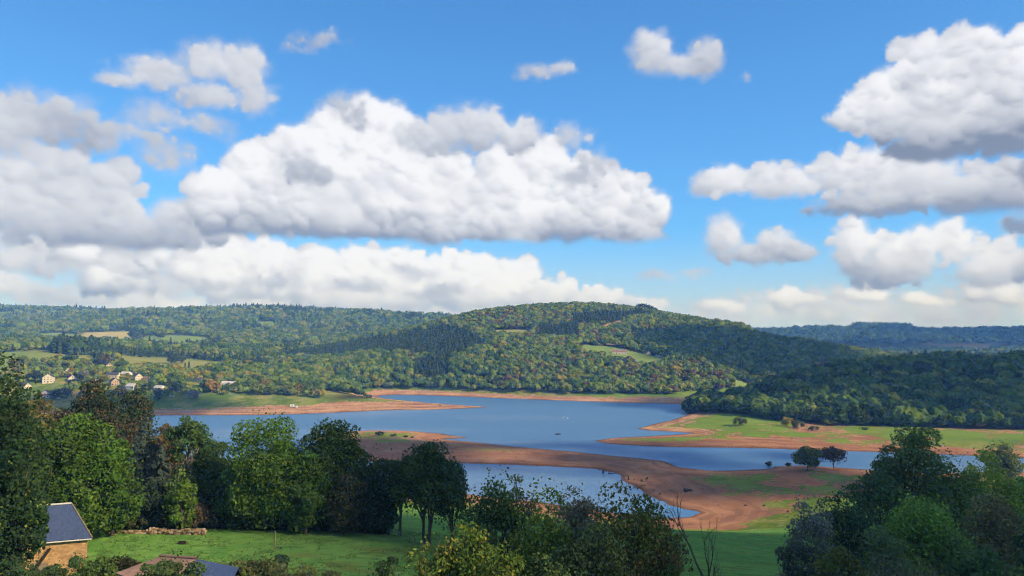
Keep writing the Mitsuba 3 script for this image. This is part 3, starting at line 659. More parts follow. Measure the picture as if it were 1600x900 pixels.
CONIFERS = [shapely.Polygon([q[:2] for q in p]) for p in (
    [(-424.3, 1330.0, 23.3), (-437.9, 1450.0, 37.0), (-323.3, 1560.0, 61.1), (-137.8, 1450.0, 78.2), (-68.9, 1330.0, 71.3), (-43.2, 1250.0, 56.4), (-99.2, 1150.0, 38.5), (-169.8, 1230.0, 41.1), (-275.4, 1330.0, 37.0)],
    [(38.7, 1280.0, 67.7), (50.8, 1400.0, 88.4), (121.9, 1410.0, 92.0), (117.0, 1290.0, 72.0)],
    [(108.1, 1390.0, 88.4), (123.3, 1500.0, 112.7), (290.8, 1600.0, 128.0), (293.1, 1540.0, 113.3), (186.8, 1440.0, 97.0)],
    [(-677.1, 1090.0, 50.7), (-756.0, 1230.0, 57.0), (-690.2, 1230.0, 57.0), (-622.3, 1120.0, 49.5)],
    [(-616.6, 1110.0, 46.1), (-694.8, 1250.0, 52.1), (-502.7, 1240.0, 40.7), (-399.7, 1220.0, 29.0), (-373.3, 1140.0, 25.3), (-461.9, 1140.0, 33.1)],
    [(-148.9, 1080.0, 26.0), (-151.4, 1170.0, 37.6), (-100.0, 1160.0, 38.1), (-87.6, 1070.0, 26.6)],
    [(-1110.3, 2850.0, 165.9), (-1182.2, 3000.0, 190.6), (-831.4, 3000.0, 190.6), (-789.6, 2850.0, 165.9)],
    [(465.7, 900.0, 48.6), (496.9, 960.0, 52.3), (554.8, 960.0, 52.3), (514.2, 890.0, 49.1)],
)]
INSTANCES = {}


def wood_of(name, x, y, h, mixf, tall=1.0, wide=1.0, even=False):
    k0 = INSTANCES.get(name, 0)
    z = ground_z(x, y)
    patch = fbx(x, y, 90, 3, 40)
    hue = fbx(x, y, 260, 3, 50)
    con = np.zeros(len(x), bool)
    for poly in CONIFERS:
        con |= shapely.contains_xy(poly, x, y)
    for i in range(len(x)):
        kind = mixf(con[i], patch[i], hue[i], WOODS.random())
        fir = kind.startswith('fir')
        group = FAR[kind][WOODS.integers(len(FAR[kind]))]
        s = h[i] * WOODS.choice([.62, .8, .95, 1.05, 1.2, 1.4]) * WOODS.uniform(.9, 1.1) * (.85 + .35 * patch[i])
        if even:
            s = h[i] * WOODS.uniform(.94, 1.06)
        sx = s * wide * (1.15 if fir else WOODS.uniform(.8, 1.1))
        k0 += 1
        scene[f'{name}__{k0:03d}'] = {'type': 'instance', 'g': {'type': 'ref', 'id': group}, 'to_world': T().translate([float(x[i]), float(y[i]), float(z[i]) - .06 * s]).rotate([0, 0, 1], float(WOODS.uniform(0, 360))).scale([sx, sx, s * (1.12 if fir else 1.0) * tall])}
    INSTANCES[name] = k0


def hill_mix(con, patch, hue, r):
    if con or (patch > .66 and r < .6):
        return 'firn' if r < .5 else 'fir_grey'
    t = r + (hue - .5) * 1.1
    return 'deep' if t < .24 else 'mid' if t < .56 else 'olive' if t < .80 else 'fresh' if t < .95 else 'gold' if t < .995 else 'brown'


def dark_mix(con, patch, hue, r):
    return ('firn' if r < .8 else 'fir_grey') if con else 'dark' if r < .22 else 'deep' if r < .62 else 'mid' if r < .87 else 'olive'


def far_mix(con, patch, hue, r):
    if con or patch > .60:
        return 'firn' if r < .5 else 'fir_grey'
    t = r + (hue - .5) * 1.2
    return 'deep' if t < .3 else 'mid' if t < .62 else 'olive' if t < .90 else 'fresh'


NEAR_WOOD = VILLAGE
def clear_of(x, y, extra=None, pad=2.):
    bad = shapely.contains_xy(OPEN.buffer(pad), x, y)
    if extra is not None:
        bad |= shapely.contains_xy(extra, x, y)
    return ~bad


# the wooded hill across the lake
x, y = scatter(-420, 900, 930, 1800, 7.5)
ok = clear_of(x, y, VILLAGE) & (ground_z(x, y) > 5.2) & (shore_distance(x, y) > 34) & ~((x > 90) & (y < 960)) & visible(x, y, 12, 5)
wood_of('hillside_forest', x[ok], y[ok], np.full(ok.sum(), 10.3), hill_mix)
say('hillside_forest', 'mixed autumn woodland covering the big rounded hill across the lake', 'forest', kind='stuff')
# the dark wood on the near shore of the far arm
RIGHT = shapely.Polygon([(191.1, 800.0, -0.7)[:2], (214.4, 780.0, -1.7)[:2], (239.8, 735.0, -1.9)[:2], (272.7, 706.0, -1.8)[:2], (312.9, 688.0, -2.3)[:2], (374.8, 672.0, -3.0)[:2], (449.5, 655.0, -2.8)[:2], (584.8, 620.0, -2.5)[:2], (900, 900), (700, 960), (500, 950), (330, 925), (225, 890), (201.8, 860.0, -2.5)[:2]])
x, y = scatter(150, 900, 600, 1080, 8.2)
ok = shapely.contains_xy(RIGHT, x, y) & visible(x, y, 12, 5)
wood_of('lakeside_wood', x[ok], y[ok], np.full(ok.sum(), 14.0), dark_mix)
say('lakeside_wood', 'dark broadleaf wood covering the low hill above the grassy bank', 'forest', kind='stuff')
# the left hills: bigger clumps further off
for y0, y1, st, h in ((1000, 1500, 9.5, 12.0), (1500, 2200, 12.5, 14.0), (2200, 3100, 17, 17.0), (3100, 3900, 24, 22.0)):
    x, y = scatter(-2900, 500, y0, y1, st)
    ok = clear_of(x, y, VILLAGE) & (x < np.where(y < 1800, -420, 400)) & visible(x, y, h, 6) & (fbx(x, y, 160, 3, 77) > (.44 if y0 < 1500 else .40 if y0 < 2200 else .22))
    wood_of('far_forest', x[ok], y[ok], np.full(ok.sum(), h), far_mix)
say('far_forest', 'woodland spread over the distant blue-green hills behind the village', 'forest', kind='stuff')
for y0, y1, st, h in ((1500, 2600, 14, 12.0), (2900, 3600, 24, 22.0)):
    x, y = scatter(500, 3000, y0, y1, st)
    ok = visible(x, y, h, 6) & ((fbx(x, y, 120, 3, 78) > .5) | (y > 2800))
    wood_of('ridge_forest', x[ok], y[ok], np.full(ok.sum(), h), (lambda c, p, hue, r: 'dark' if r < .5 else 'deep') if y0 > 2800 else far_mix)
say('ridge_forest', 'dark blue woodland on the distant ridge and in the valley before it', 'forest', kind='stuff')

# ---------------------------------------------------------------- trees near the viewer: (crown top, crown radius, ...)
RT = np.random.default_rng(21)


def tree(name, top, rx, label, make=broadleaf, leaves=9000, leaf=.27, tint=DEEP, cat='tree', group=None, bark='bark', sink=0., height=None, **k):
    x, y = top[0], top[1]
    g = float(ground_z([x], [y])[0])
    if 'base' in k and k['base'] < .12 and cat == 'tree':
        k['base'] -= .15                                   # leafy down to the ground
    h = height or max(1.0, (top[2] - g) * 1.015)
    rx *= 1.06
    return plant(name, make(RT, h, rx, leaves, leaf, tint, **k), (x, y, g - .1 - sink), label, cat, group, bark=bark, lift=1.75 if x < 40 else 2.7)


# the dark mass at the left edge, and the row behind the barn
tree('broadleaf_tree', (-60.6, 88.0, 87.9), 4.8, 'very dark dense tree at the left edge, hanging over the barn roof', leaves=14000, leaf=.24, tint=[.018,.036,.016], base=.05, clumps=60)
tree('broadleaf_tree', (-55.6, 84.0, 79.2), 2.8, 'lower dark tree in front of the barn, touching its roof', leaves=8000, leaf=.22, tint=[.018,.038,.016], other=OLIVE, share=.05, base=.02, clumps=40)
tree('broadleaf_tree', (-77.9, 105.0, 87.7), 7.5, 'dark tree cut by the left border of the view', leaves=9000, tint=[.018,.036,.016], base=.1)
tree('broadleaf_tree', (-100.3, 158.0, 76.3), 5.6, 'thin yellowish brown tree between the dark edge tree and the fresh green one', leaves=6500, leaf=.30, tint=[.085,.085,.026], other=BROWN, share=.3, open_=.12)
tree('broadleaf_tree', (-99.3, 150.0, 75.3), 4.5, 'dull olive tree half hidden by the dark edge tree', leaves=5000, leaf=.30, tint=OLIVE, other=BROWN, share=.3)
tree('broadleaf_tree', (-67.0, 116.0, 78.3), 5.6, 'fresh green broadleaf tree behind the slate-roofed barn', leaves=13000, tint=[.036,.074,.015], other=[.055,.092,.018], share=.25, base=.06, clumps=46)
tree('broadleaf_tree', (-63.8, 120.0, 73.7), 3.7, 'smaller fresh green tree leaning out beside the tall fresh green one', leaves=8000, tint=[.034,.070,.015], base=.04, clumps=30)
tree('broadleaf_tree', (-68.4, 112.0, 76.6), 3.6, 'fresh green tree just behind the barn ridge', leaves=7000, tint=[.030,.062,.015], base=.04, clumps=30)
tree('conifer_tree', (-88.2, 158.0, 80.3), 4.8, 'dark conifer with a bushy top, tallest beside the village view', leaves=9500, leaf=.30, tint=[.020,.034,.020], other=BROWN, share=.15, base=.16, clumps=38, taper=.45, open_=.05)
tree('conifer_tree', (-81.8, 162.0, 78.1), 4.4, 'dark conifer, lower than the tall bushy-topped one beside it', leaves=8500, leaf=.30, tint=[.020,.036,.022], other=BROWN, share=.10, base=.16, clumps=34, taper=.35, open_=.05)
tree('conifer_tree', (-80.7, 152.0, 74.0), 4.4, 'brownish thinning tree between the two dark conifers', leaves=7500, leaf=.30, tint=[.048,.040,.026], other=[.02,.035,.02], share=.4, base=.2, open_=.12)
tree('conifer_tree', (-94.7, 165.0, 73.9), 3.8, 'brown-tinged tree at the outer side of the dark conifers', leaves=6000, leaf=.32, tint=[.050,.042,.028], other=[.02,.035,.02], share=.4, base=.2, open_=.1)
tree('conifer_tree', (-67.8, 138.0, 75.1), 4.4, 'blue-grey conifer with layered drooping sprays', make=conifer, leaves=9500, leaf=.25, tint=[.045,.066,.062], other=[.03,.045,.035], share=.35, power=.55, flat=.2)
tree('conifer_tree', (-62.0, 132.0, 70.8), 3.2, 'low blue-grey conifer beside the taller one', make=conifer, leaves=6000, leaf=.25, tint=[.040,.060,.056], other=[.03,.045,.035], share=.35, power=.6, flat=.2)
tree('broadleaf_tree', (-74.4, 160.0, 70.9), 3.2, 'narrow rust-brown tree against the lake', leaves=5000, leaf=.26, tint=[.085,.060,.032], other=[.05,.05,.03], share=.3, open_=.1)
tree('broadleaf_tree', (-58.8, 136.0, 75.4), 3.4, 'airy tree with pale bare limbs showing low down', leaves=4600, leaf=.26, tint=[.034,.066,.024], open_=.14, clumps=30, base=.4, bark='pale_bark', limbs=16)
tree('broadleaf_tree', (-55.6, 138.0, 71.2), 3.8, 'spreading green tree below the airy tree', leaves=6500, leaf=.26, tint=[.036,.070,.022], open_=.08, clumps=30, base=.1, bark='pale_bark', limbs=14)
tree('broadleaf_tree', (-53.8, 142.0, 67.2), 3.0, 'smaller green tree filling the gap under the round-headed tree', leaves=4500, leaf=.26, tint=[.034,.066,.022], base=.1)
tree('broadleaf_tree', (-54.6, 124.0, 67.6), 2.3, 'small bright yellow-green tree in front of the dark row', leaves=5000, leaf=.22, tint=[.055,.10,.018], base=.02, clumps=18, taper=.6)
tree('broadleaf_tree', (-42.6, 130.0, 75.9), 5.9, 'big round-headed tree with sunlit green crown behind the pasture', leaves=15000, tint=[.046,.092,.018], other=[.075,.12,.02], share=.2, base=.08, clumps=60)
tree('broadleaf_tree', (-48.0, 131.0, 67.0), 3.2, 'low green tree under the shoulder of the round-headed tree', leaves=5000, tint=[.036,.072,.020], base=.03)
tree('broadleaf_tree', (-33.1, 134.0, 74.9), 5.2, 'dark green tree standing right of the round-headed tree', leaves=12000, tint=[.028,.056,.018], base=.08, clumps=48)
tree('broadleaf_tree', (-35.3, 128.0, 70.8), 3.4, 'mid-green tree between the two tall rounded trees', leaves=6500, tint=[.044,.088,.020], base=.05, clumps=28)
tree('broadleaf_tree', (-28.7, 129.0, 66.7), 3.0, 'low dull green tree under the dark tree', leaves=4500, tint=[.034,.050,.024], other=BROWN, share=.2, base=.03)
tree('broadleaf_tree', (-29.3, 138.0, 71.0), 3.6, 'dark green tree at the outer side of the tall dark tree', leaves=6500, tint=[.026,.050,.018], base=.08)
tree('broadleaf_tree', (-23.3, 136.0, 68.7), 4.2, 'dark tree with chinks of bright water through its crown', leaves=4200, leaf=.25, tint=[.024,.045,.020], open_=.12, clumps=26, base=.12)
tree('broadleaf_tree', (-19.5, 131.0, 69.1), 2.6, 'narrow dark tree beside the twin-trunked one', leaves=3000, leaf=.25, tint=[.022,.042,.018], open_=.1, base=.2)
tree('broadleaf_tree', (-14.0, 126.0, 72.2), 5.4, 'dense dark tree on twin trunks at the corner of the pasture', leaves=12500, leaf=.25, tint=[.022,.046,.018], base=.17, clumps=48, trunks=3, girth=.42)
tree('broadleaf_tree', (-9.8, 122.0, 67.7), 2.6, 'small dark tree tucked behind the twin-trunked tree', leaves=3500, leaf=.25, tint=[.022,.044,.018], base=.15)

# more of the row, standing behind and between
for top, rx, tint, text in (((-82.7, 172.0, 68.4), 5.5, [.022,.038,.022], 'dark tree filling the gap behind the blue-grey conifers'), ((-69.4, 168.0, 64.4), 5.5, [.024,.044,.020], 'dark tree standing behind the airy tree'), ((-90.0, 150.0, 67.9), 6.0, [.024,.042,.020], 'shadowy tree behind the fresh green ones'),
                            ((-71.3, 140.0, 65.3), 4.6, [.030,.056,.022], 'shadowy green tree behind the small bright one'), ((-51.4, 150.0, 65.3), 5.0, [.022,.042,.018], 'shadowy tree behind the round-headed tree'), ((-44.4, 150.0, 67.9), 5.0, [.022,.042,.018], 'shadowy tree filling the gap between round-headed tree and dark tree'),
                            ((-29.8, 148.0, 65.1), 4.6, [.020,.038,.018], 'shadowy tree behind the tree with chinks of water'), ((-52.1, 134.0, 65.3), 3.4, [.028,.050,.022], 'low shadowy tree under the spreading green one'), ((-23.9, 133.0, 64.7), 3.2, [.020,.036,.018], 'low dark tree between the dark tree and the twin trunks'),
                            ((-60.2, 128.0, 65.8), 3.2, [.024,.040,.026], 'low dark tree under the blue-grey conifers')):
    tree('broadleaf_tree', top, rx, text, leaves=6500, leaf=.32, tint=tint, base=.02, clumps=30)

# the clump in the middle
tree('broadleaf_tree', (-1.9, 88.0, 74.1), 3.5, 'dark feathery tree at the outer side of the middle clump', leaves=8000, leaf=.22, tint=[.034,.062,.024], base=.05, open_=.08, clumps=40)
tree('broadleaf_tree', (0.9, 92.0, 73.5), 2.8, 'greyish feathery tree top against the near pool', leaves=4000, leaf=.20, tint=[.055,.070,.045], base=.1, open_=.15)
tree('broadleaf_tree', (3.4, 80.0, 74.7), 3.3, 'yellow-green topped tree in the middle of the clump', leaves=8500, leaf=.21, tint=[.060,.098,.022], other=[.12,.15,.03], share=.2, base=.03, clumps=38)
tree('broadleaf_tree', (6.8, 86.0, 73.7), 2.4, 'thin grey-leaved tree rising from the middle clump', leaves=3000, leaf=.18, tint=[.110,.118,.085], open_=.16, base=.25, bark='pale_bark', limbs=18)
tree('broadleaf_tree', (9.0, 84.0, 72.0), 2.2, 'lower grey-leaved tree beside the big rounded tree', leaves=2600, leaf=.18, tint=[.100,.110,.080], open_=.16, base=.2, bark='pale_bark', limbs=16)
tree('broadleaf_tree', (11.7, 74.0, 76.1), 3.9, 'big rounded tree with bare twigs among olive leaves, standing before the mudflat', leaves=11000, leaf=.19, tint=[.046,.066,.022], other=[.085,.065,.03], share=.16, base=.05, clumps=48, open_=.06, limbs=20, bark='pale_bark')
tree('broadleaf_tree', (14.9, 76.0, 72.4), 3.0, 'brownish lower tree on the outer side of the big rounded tree', leaves=6500, leaf=.19, tint=[.052,.058,.024], other=[.10,.07,.03], share=.3, base=.02, clumps=30)
tree('broadleaf_tree', (7.2, 68.0, 73.9), 3.3, 'dark undergrown tree in the heart of the middle clump', leaves=7000, leaf=.19, tint=[.028,.048,.022], base=.0, clumps=30)
tree('broadleaf_tree', (15.2, 70.0, 70.8), 2.2, 'low dark bush-like tree at the foot of the rounded one', leaves=3500, leaf=.18, tint=[.030,.050,.022], base=.0, clumps=20)
tree('broadleaf_tree', (-3.8, 57.0, 77.0), 2.5, 'yellow-green small tree with lit upright shoots in front of the pasture corner', leaves=5600, leaf=.17, tint=[.050,.078,.018], other=[.12,.12,.022], share=.09, base=.02, clumps=44, open_=.12, limbs=24)
tree('broadleaf_tree', (-0.5, 53.0, 76.5), 2.4, 'lower yellow-green small tree beside the taller one', leaves=5200, leaf=.16, tint=[.046,.074,.018], other=[.11,.11,.022], share=.08, base=.0, clumps=40, open_=.12, limbs=20)
tree('broadleaf_tree', (-6.1, 56.0, 75.9), 1.7, 'olive-leaved small tree nearest the pasture grass', leaves=3000, leaf=.16, tint=[.070,.095,.026], other=[.15,.15,.03], share=.14, base=.0, clumps=26, open_=.12, limbs=14)
tree('broadleaf_tree', (2.8, 55.0, 75.2), 2.6, 'shaded dull green small tree under the yellow-green topped one', leaves=4500, leaf=.16, tint=[.040,.062,.024], base=.0, clumps=30)

# the clump at the right
tree('broadleaf_tree', (43.0, 108.0, 66.8), 3.4, 'silver-grey tree at the outer side of the dark clump', leaves=8500, leaf=.20, tint=[.062,.075,.062], other=[.04,.054,.04], share=.35, base=.0, clumps=34, open_=.05, bark='pale_bark')
tree('broadleaf_tree', (39.5, 104.0, 63.4), 2.6, 'low silver-grey tree over the shaded meadow', leaves=5000, leaf=.19, tint=[.046,.060,.048], base=.0, clumps=22)
tree('broadleaf_tree', (85.7, 158.0, 70.5), 6.6, 'tallest dark tree of the clump, crown against the far grassy bank', leaves=15000, leaf=.29, tint=[.034,.060,.020], other=[.075,.085,.025], share=.18, base=.1, clumps=60)
tree('broadleaf_tree', (72.9, 150.0, 63.0), 5.4, 'dark tree shoulder on the lake side of the tallest one', leaves=10500, leaf=.28, tint=[.024,.046,.018], base=.06, clumps=44)
tree('broadleaf_tree', (88.6, 150.0, 65.1), 5.6, 'dull green tree on the outer side of the tallest one', leaves=10500, leaf=.28, tint=[.044,.072,.022], base=.06, clumps=44)
tree('broadleaf_tree', (59.2, 132.0, 62.4), 4.6, 'very dark low tree behind the silver-grey tree', leaves=9000, leaf=.26, tint=[.018,.036,.016], base=.02, clumps=40)
tree('broadleaf_tree', (81.2, 160.0, 66.3), 3.6, 'ragged tree edging the clump toward the two lone trees', leaves=3800, leaf=.27, tint=[.034,.058,.020], base=.3, open_=.14, clumps=24)
tree('broadleaf_tree', (57.2, 106.0, 68.0), 5.2, 'rounded mid-green tree in front of the dark trees', leaves=14000, leaf=.22, tint=[.052,.096,.022], other=[.075,.13,.02], share=.2, base=.04, clumps=56)
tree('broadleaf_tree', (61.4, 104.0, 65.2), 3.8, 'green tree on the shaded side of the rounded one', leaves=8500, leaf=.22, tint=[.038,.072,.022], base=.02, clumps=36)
tree('broadleaf_tree', (48.4, 98.0, 65.5), 3.4, 'dark grey-green tree below the rounded one', leaves=7500, leaf=.21, tint=[.036,.056,.026], base=.0, clumps=34)
tree('broadleaf_tree', (82.2, 128.0, 63.0), 4.4, 'olive-brown tree over the stony bank', leaves=9500, leaf=.25, tint=[.052,.056,.028], other=[.085,.07,.035], share=.3, base=.06, clumps=38)
tree('broadleaf_tree', (108.8, 172.0, 63.4), 4.6, 'sunlit yellow-green tree beyond the dark clump', leaves=9500, leaf=.29, tint=[.105,.140,.022], other=[.16,.15,.026], share=.3, base=.02, clumps=38)
tree('broadleaf_tree', (110.9, 168.0, 58.1), 3.0, 'lower sunlit yellow-green tree beside the taller one', leaves=5000, leaf=.28, tint=[.10,.135,.022], base=.0, clumps=24)
tree('broadleaf_tree', (129.7, 190.0, 53.7), 3.8, 'bright green small tree cut by the right border', leaves=6000, leaf=.30, tint=[.055,.115,.022], base=.02, clumps=24)
tree('broadleaf_tree', (69.2, 100.0, 65.6), 2.2, 'dark shrubby tree low at the right border', leaves=4000, leaf=.22, tint=[.026,.048,.020], base=.0, clumps=20)
tree('broadleaf_tree', (256.7, 392.0, 30.6), 8.4, 'lone round dark tree standing on the bank beyond the sunlit yellow-green ones', leaves=5000, leaf=.62, tint=[.050,.066,.024], base=.10, clumps=28)

# shrubs along the bottom edge
SHRUB = dict(name='shrub', base=0.0, clumps=16, cat='shrub')
for top, rx, lv, lf, tint, text in (
    ((34.9, 82.0, 68.0), 2.6, 5200, .19, [.070,.085,.026], 'yellowish olive shrub under the silver-grey tree'),
    ((37.1, 80.0, 67.0), 2.0, 3200, .18, [.055,.075,.026], 'olive shrub next to the yellowish one'),
    ((60.0, 96.0, 63.8), 2.6, 4200, .21, [.030,.056,.022], 'dark shrub below the olive-brown tree'),
    ((-27.7, 88.0, 65.4), 1.7, 3000, .16, [.032,.056,.034], 'blue-green shrub round the foot of the tall pasture post'),
    ((-13.9, 82.0, 67.2), 1.7, 2200, .16, [.032,.060,.024], 'open dark shrub at the bottom of the pasture'),
    ((-12.3, 76.0, 67.9), 1.2, 1600, .14, [.06,.10,.03], 'small fresh green shrub at the bottom of the pasture'),
    ((-27.5, 80.0, 67.3), 2.6, 4600, .17, [.055,.070,.028], 'olive shrub beside the slate shed roof'),
    ((-22.9, 78.0, 67.4), 2.4, 3800, .17, [.060,.072,.030], 'straggling olive shrub along the lower pasture edge'),
    ((-19.6, 78.0, 67.0), 2.0, 2600, .17, [.045,.058,.028], 'dull brownish shrub along the lower pasture edge'),
    ((-33.5, 74.0, 69.6), 1.8, 4000, .16, [.040,.066,.028], 'grey-green shrub growing over the shed ridge'),
    ((-30.6, 72.0, 69.5), 1.6, 3200, .16, [.036,.060,.028], 'dull green shrub in front of the shed roof'),
    ((-33.6, 70.0, 69.9), 1.3, 2400, .15, [.040,.070,.026], 'green shrub before the tiled end of the shed'),
    ((-46.8, 86.0, 65.7), 1.5, 3000, .17, [.052,.088,.026], 'rounded green shrub at the corner of the barn'),
    ((-48.4, 84.0, 66.6), 1.5, 3000, .16, [.042,.080,.028], 'feathery green shrub against the barn wall'),
    ((-48.4, 80.0, 66.7), 1.6, 2800, .16, [.030,.056,.024], 'dark green shrub at the foot of the barn wall'),
    ((-50.4, 78.0, 67.6), 1.7, 3000, .16, [.026,.048,.022], 'dark shrub under the tree before the barn'),
    ((-54.6, 128.0, 62.1), 2.9, 5000, .22, [.062,.052,.036], 'greyish brown bramble mound at the end of the dry stone wall'),
    ((-58.8, 128.0, 61.0), 2.4, 3600, .22, [.052,.042,.030], 'low brown bramble patch above the dry stone wall'),
    ((-62.9, 126.0, 61.1), 2.4, 3600, .22, [.040,.046,.024], 'low green-brown thicket above the dry stone wall'),
    ((-66.4, 124.0, 61.8), 2.2, 3600, .22, [.055,.090,.024], 'light green shrub above the dry stone wall near the fence post'),
    ((-51.4, 131.0, 61.0), 2.6, 4500, .23, [.032,.046,.024], 'dark shrub where the pasture rises to the tree row'),
    ((-47.9, 131.0, 60.7), 2.2, 3600, .23, [.045,.050,.028], 'brownish shrub by the pale pasture posts'),
    ((-45.3, 131.0, 59.9), 1.8, 2800, .23, [.036,.050,.024], 'dull green shrub beneath the round-headed tree'),
):
    tree(SHRUB['name'], top, rx, text, leaves=lv, leaf=lf, tint=tint, cat='shrub', base=0.0, clumps=16, limbs=8, girth=.05)

# leafless ones
g = (21.5, 84.0, 73.4)
key = number('bare_tree')
gz = float(ground_z([g[0]], [g[1]])[0])
scene[key] = mikit.ply(move(bare_tree(np.random.default_rng(12), g[2] - gz, .36, .27, 3), (g[0], g[1], gz)), 'bark', smooth=True)
say(key, 'leafless dead tree with thin upright limbs before the mudflat', 'tree')
for q, (top, text) in enumerate((((43.6, 82.0, 68.3), 'grey leafless bush in front of the green tree'), ((45.1, 80.0, 68.2), 'second grey leafless bush, lower and nearer the border'))):
    gz = float(ground_z([top[0]], [top[1]])[0])
    key = number('twiggy_bush')
    rb = np.random.default_rng(40 + q)
    parts = []
    for i in range(9):
        a = rb.uniform(0, 6.28)
        m = bare_tree(rb, (top[2] - gz) * rb.uniform(.8, 1.0), .8, .05, 3)
        parts.append(move(m, (top[0] + rb.uniform(-1.3, 1.3), top[1] + rb.uniform(-1, 1), gz), a))
    scene[key] = mikit.ply(join(parts), 'pale_bark', smooth=True)
    say(key, text, 'bush')


def hedge(line, width, height, leaves, leaf, tint, label, other=None, share=0.):
    p = np.array(line, float)[:, :2]
    seg = np.linalg.norm(np.diff(p, axis=0), axis=1)
    s = np.concatenate([[0], np.cumsum(seg)])
    t = RT.uniform(0, s[-1], leaves)
    x, y = np.interp(t, s, p[:, 0]), np.interp(t, s, p[:, 1])
    w_, h_ = np.interp(t, s, np.broadcast_to(width, len(s))), np.interp(t, s, np.broadcast_to(height, len(s)))
    u = unit(RT, leaves)
    lump = .75 + .5 * fbx(t, t * 0, 1.6, 3, 5)
    q = 1 - np.abs(RT.normal(0, .25, leaves))
    x = x + u[:, 0] * w_ * lump * q; y = y + u[:, 1] * w_ * lump * q
    pos = np.stack([x, y, ground_z(x, y) + np.abs(u[:, 2]) * h_ * lump * q], 1)
    nrm = u * .8 + unit(RT, leaves) * .7; nrm[:, 2] = np.abs(nrm[:, 2]); nrm /= np.linalg.norm(nrm, axis=1, keepdims=True)
    v, f = cards(pos, nrm, leaf * RT.uniform(.6, 1.3, leaves), RT)
    key = number('hedge')
    scene[key] = mikit.ply((v, f), 'leaf', color=tints(RT, leaves, tint, .3, other, share))
    say(key, label, 'hedge')


hedge([(-55.5, 100.0, 63.3), (-52.4, 101.0, 62.8), (-47.1, 98.0, 62.9), (-43.9, 96.0, 63.0)], [1.6, 2.0, 1.6, 1.0], [2.4, 3.0, 2.2, 1.4], 7000, .20, [.028,.040,.022], 'dark brownish hedge running from the barn corner along the pasture', BROWN, .3)
hedge([(-45.4, 98.0, 62.5), (-40.8, 96.0, 62.7), (-36.4, 93.0, 62.9), (-32.7, 90.0, 63.4)], [1.1, .9, .8, .7], [1.7, 1.4, 1.2, .9], 4500, .18, [.024,.036,.020], 'low dark hedge continuing below the pasture behind the shed', BROWN, .2)
hedge([(-69.5, 124.0, 59.3), (-62.8, 126.0, 58.8), (-54.1, 127.0, 58.3)], 1.2, 2.0, 6000, .22, [.040,.040,.024], 'scrubby brown-green hedge above the dry stone wall', [.03,.05,.02], .4)
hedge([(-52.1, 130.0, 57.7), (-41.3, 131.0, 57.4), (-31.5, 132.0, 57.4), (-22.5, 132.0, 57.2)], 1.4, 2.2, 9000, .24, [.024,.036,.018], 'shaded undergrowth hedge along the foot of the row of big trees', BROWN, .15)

# ---------------------------------------------------------------- buildings
def matt(key, c0, c1, scale, rough=None):
    scene[key] = {'type': 'twosided', 'bsdf': {'type': 'diffuse', 'reflectance': mikit.proc(lambda p, n, uv, a=c0, b=c1, s=scale: mikit.mix(a, b, F_(p.x * s, p.y * s, p.z * s, 4)))}}


matt('render_cream', [.45, .42, .34], [.57, .53, .45], .7)
matt('render_white', [.52, .52, .50], [.66, .66, .64], .6)
matt('render_pink', [.32, .24, .18], [.44, .34, .25], .8)
matt('roof_slate', [.045, .055, .085], [.085, .095, .125], 1.2)
matt('roof_pale', [.34, .35, .37], [.50, .51, .52], .5)
matt('roof_tile', [.15, .105, .095], [.28, .19, .17], 2.2)
matt('red_paint', [.34, .03, .03], [.42, .05, .04], 1.)
matt('window_dark', [.02, .022, .026], [.05, .055, .06], 1.)
matt('weathered_wood', [.13, .11, .09], [.28, .25, .21], 6.)
matt('dark_wood', [.018, .015, .014], [.05, .042, .036], 6.)
matt('zinc', [.40, .42, .44], [.52, .54, .56], 3.)


def prism(w, l, h0, h1, y0=None):
    """Gabled walls: w wide, l long (along y), eaves at h0, ridge at h1."""
    a, b = (-l / 2 if y0 is None else y0), (l / 2 if y0 is None else y0 + l)
    v = [[-w / 2, a, -2.5], [w / 2, a, -2.5], [w / 2, a, h0], [0, a, h1], [-w / 2, a, h0], [-w / 2, b, -2.5], [w / 2, b, -2.5], [w / 2, b, h0], [0, b, h1], [-w / 2, b, h0]]
    f = [[0, 1, 2], [0, 2, 4], [4, 2, 3], [6, 5, 9], [6, 9, 7], [7, 9, 8], [5, 0, 4], [5, 4, 9], [1, 6, 7], [1, 7, 2]]
    return np.array(v), np.array(f)


def slab(p, t):
    """A roof plane p (four corners, anticlockwise from outside) given thickness t."""
    p = np.array(p, float)
    n = np.cross(p[1] - p[0], p[3] - p[0]); n /= np.linalg.norm(n)
    v = np.vstack([p, p - n * t])
    f = [[0, 1, 2], [0, 2, 3], [6, 5, 4], [7, 6, 4]] + [q for i in range(4) for q in ([i, i + 4, (i + 1) % 4], [(i + 1) % 4, i + 4, (i + 1) % 4 + 4])]
    return v, np.array(f)


def gable_roof(w, l, h0, h1, over=.45, t=.22):
    k = (h1 - h0) / (w / 2)
    e, lo = w / 2 + over, h0 - over * k + .12
    a, b = -l / 2 - over * .6, l / 2 + over * .6
    top = h1 + .12
    return join([slab([[e, a, lo], [e, b, lo], [0, b, top], [0, a, top]], t), slab([[-e, b, lo], [-e, a, lo], [0, a, top + .003], [0, b, top + .003]], t)])


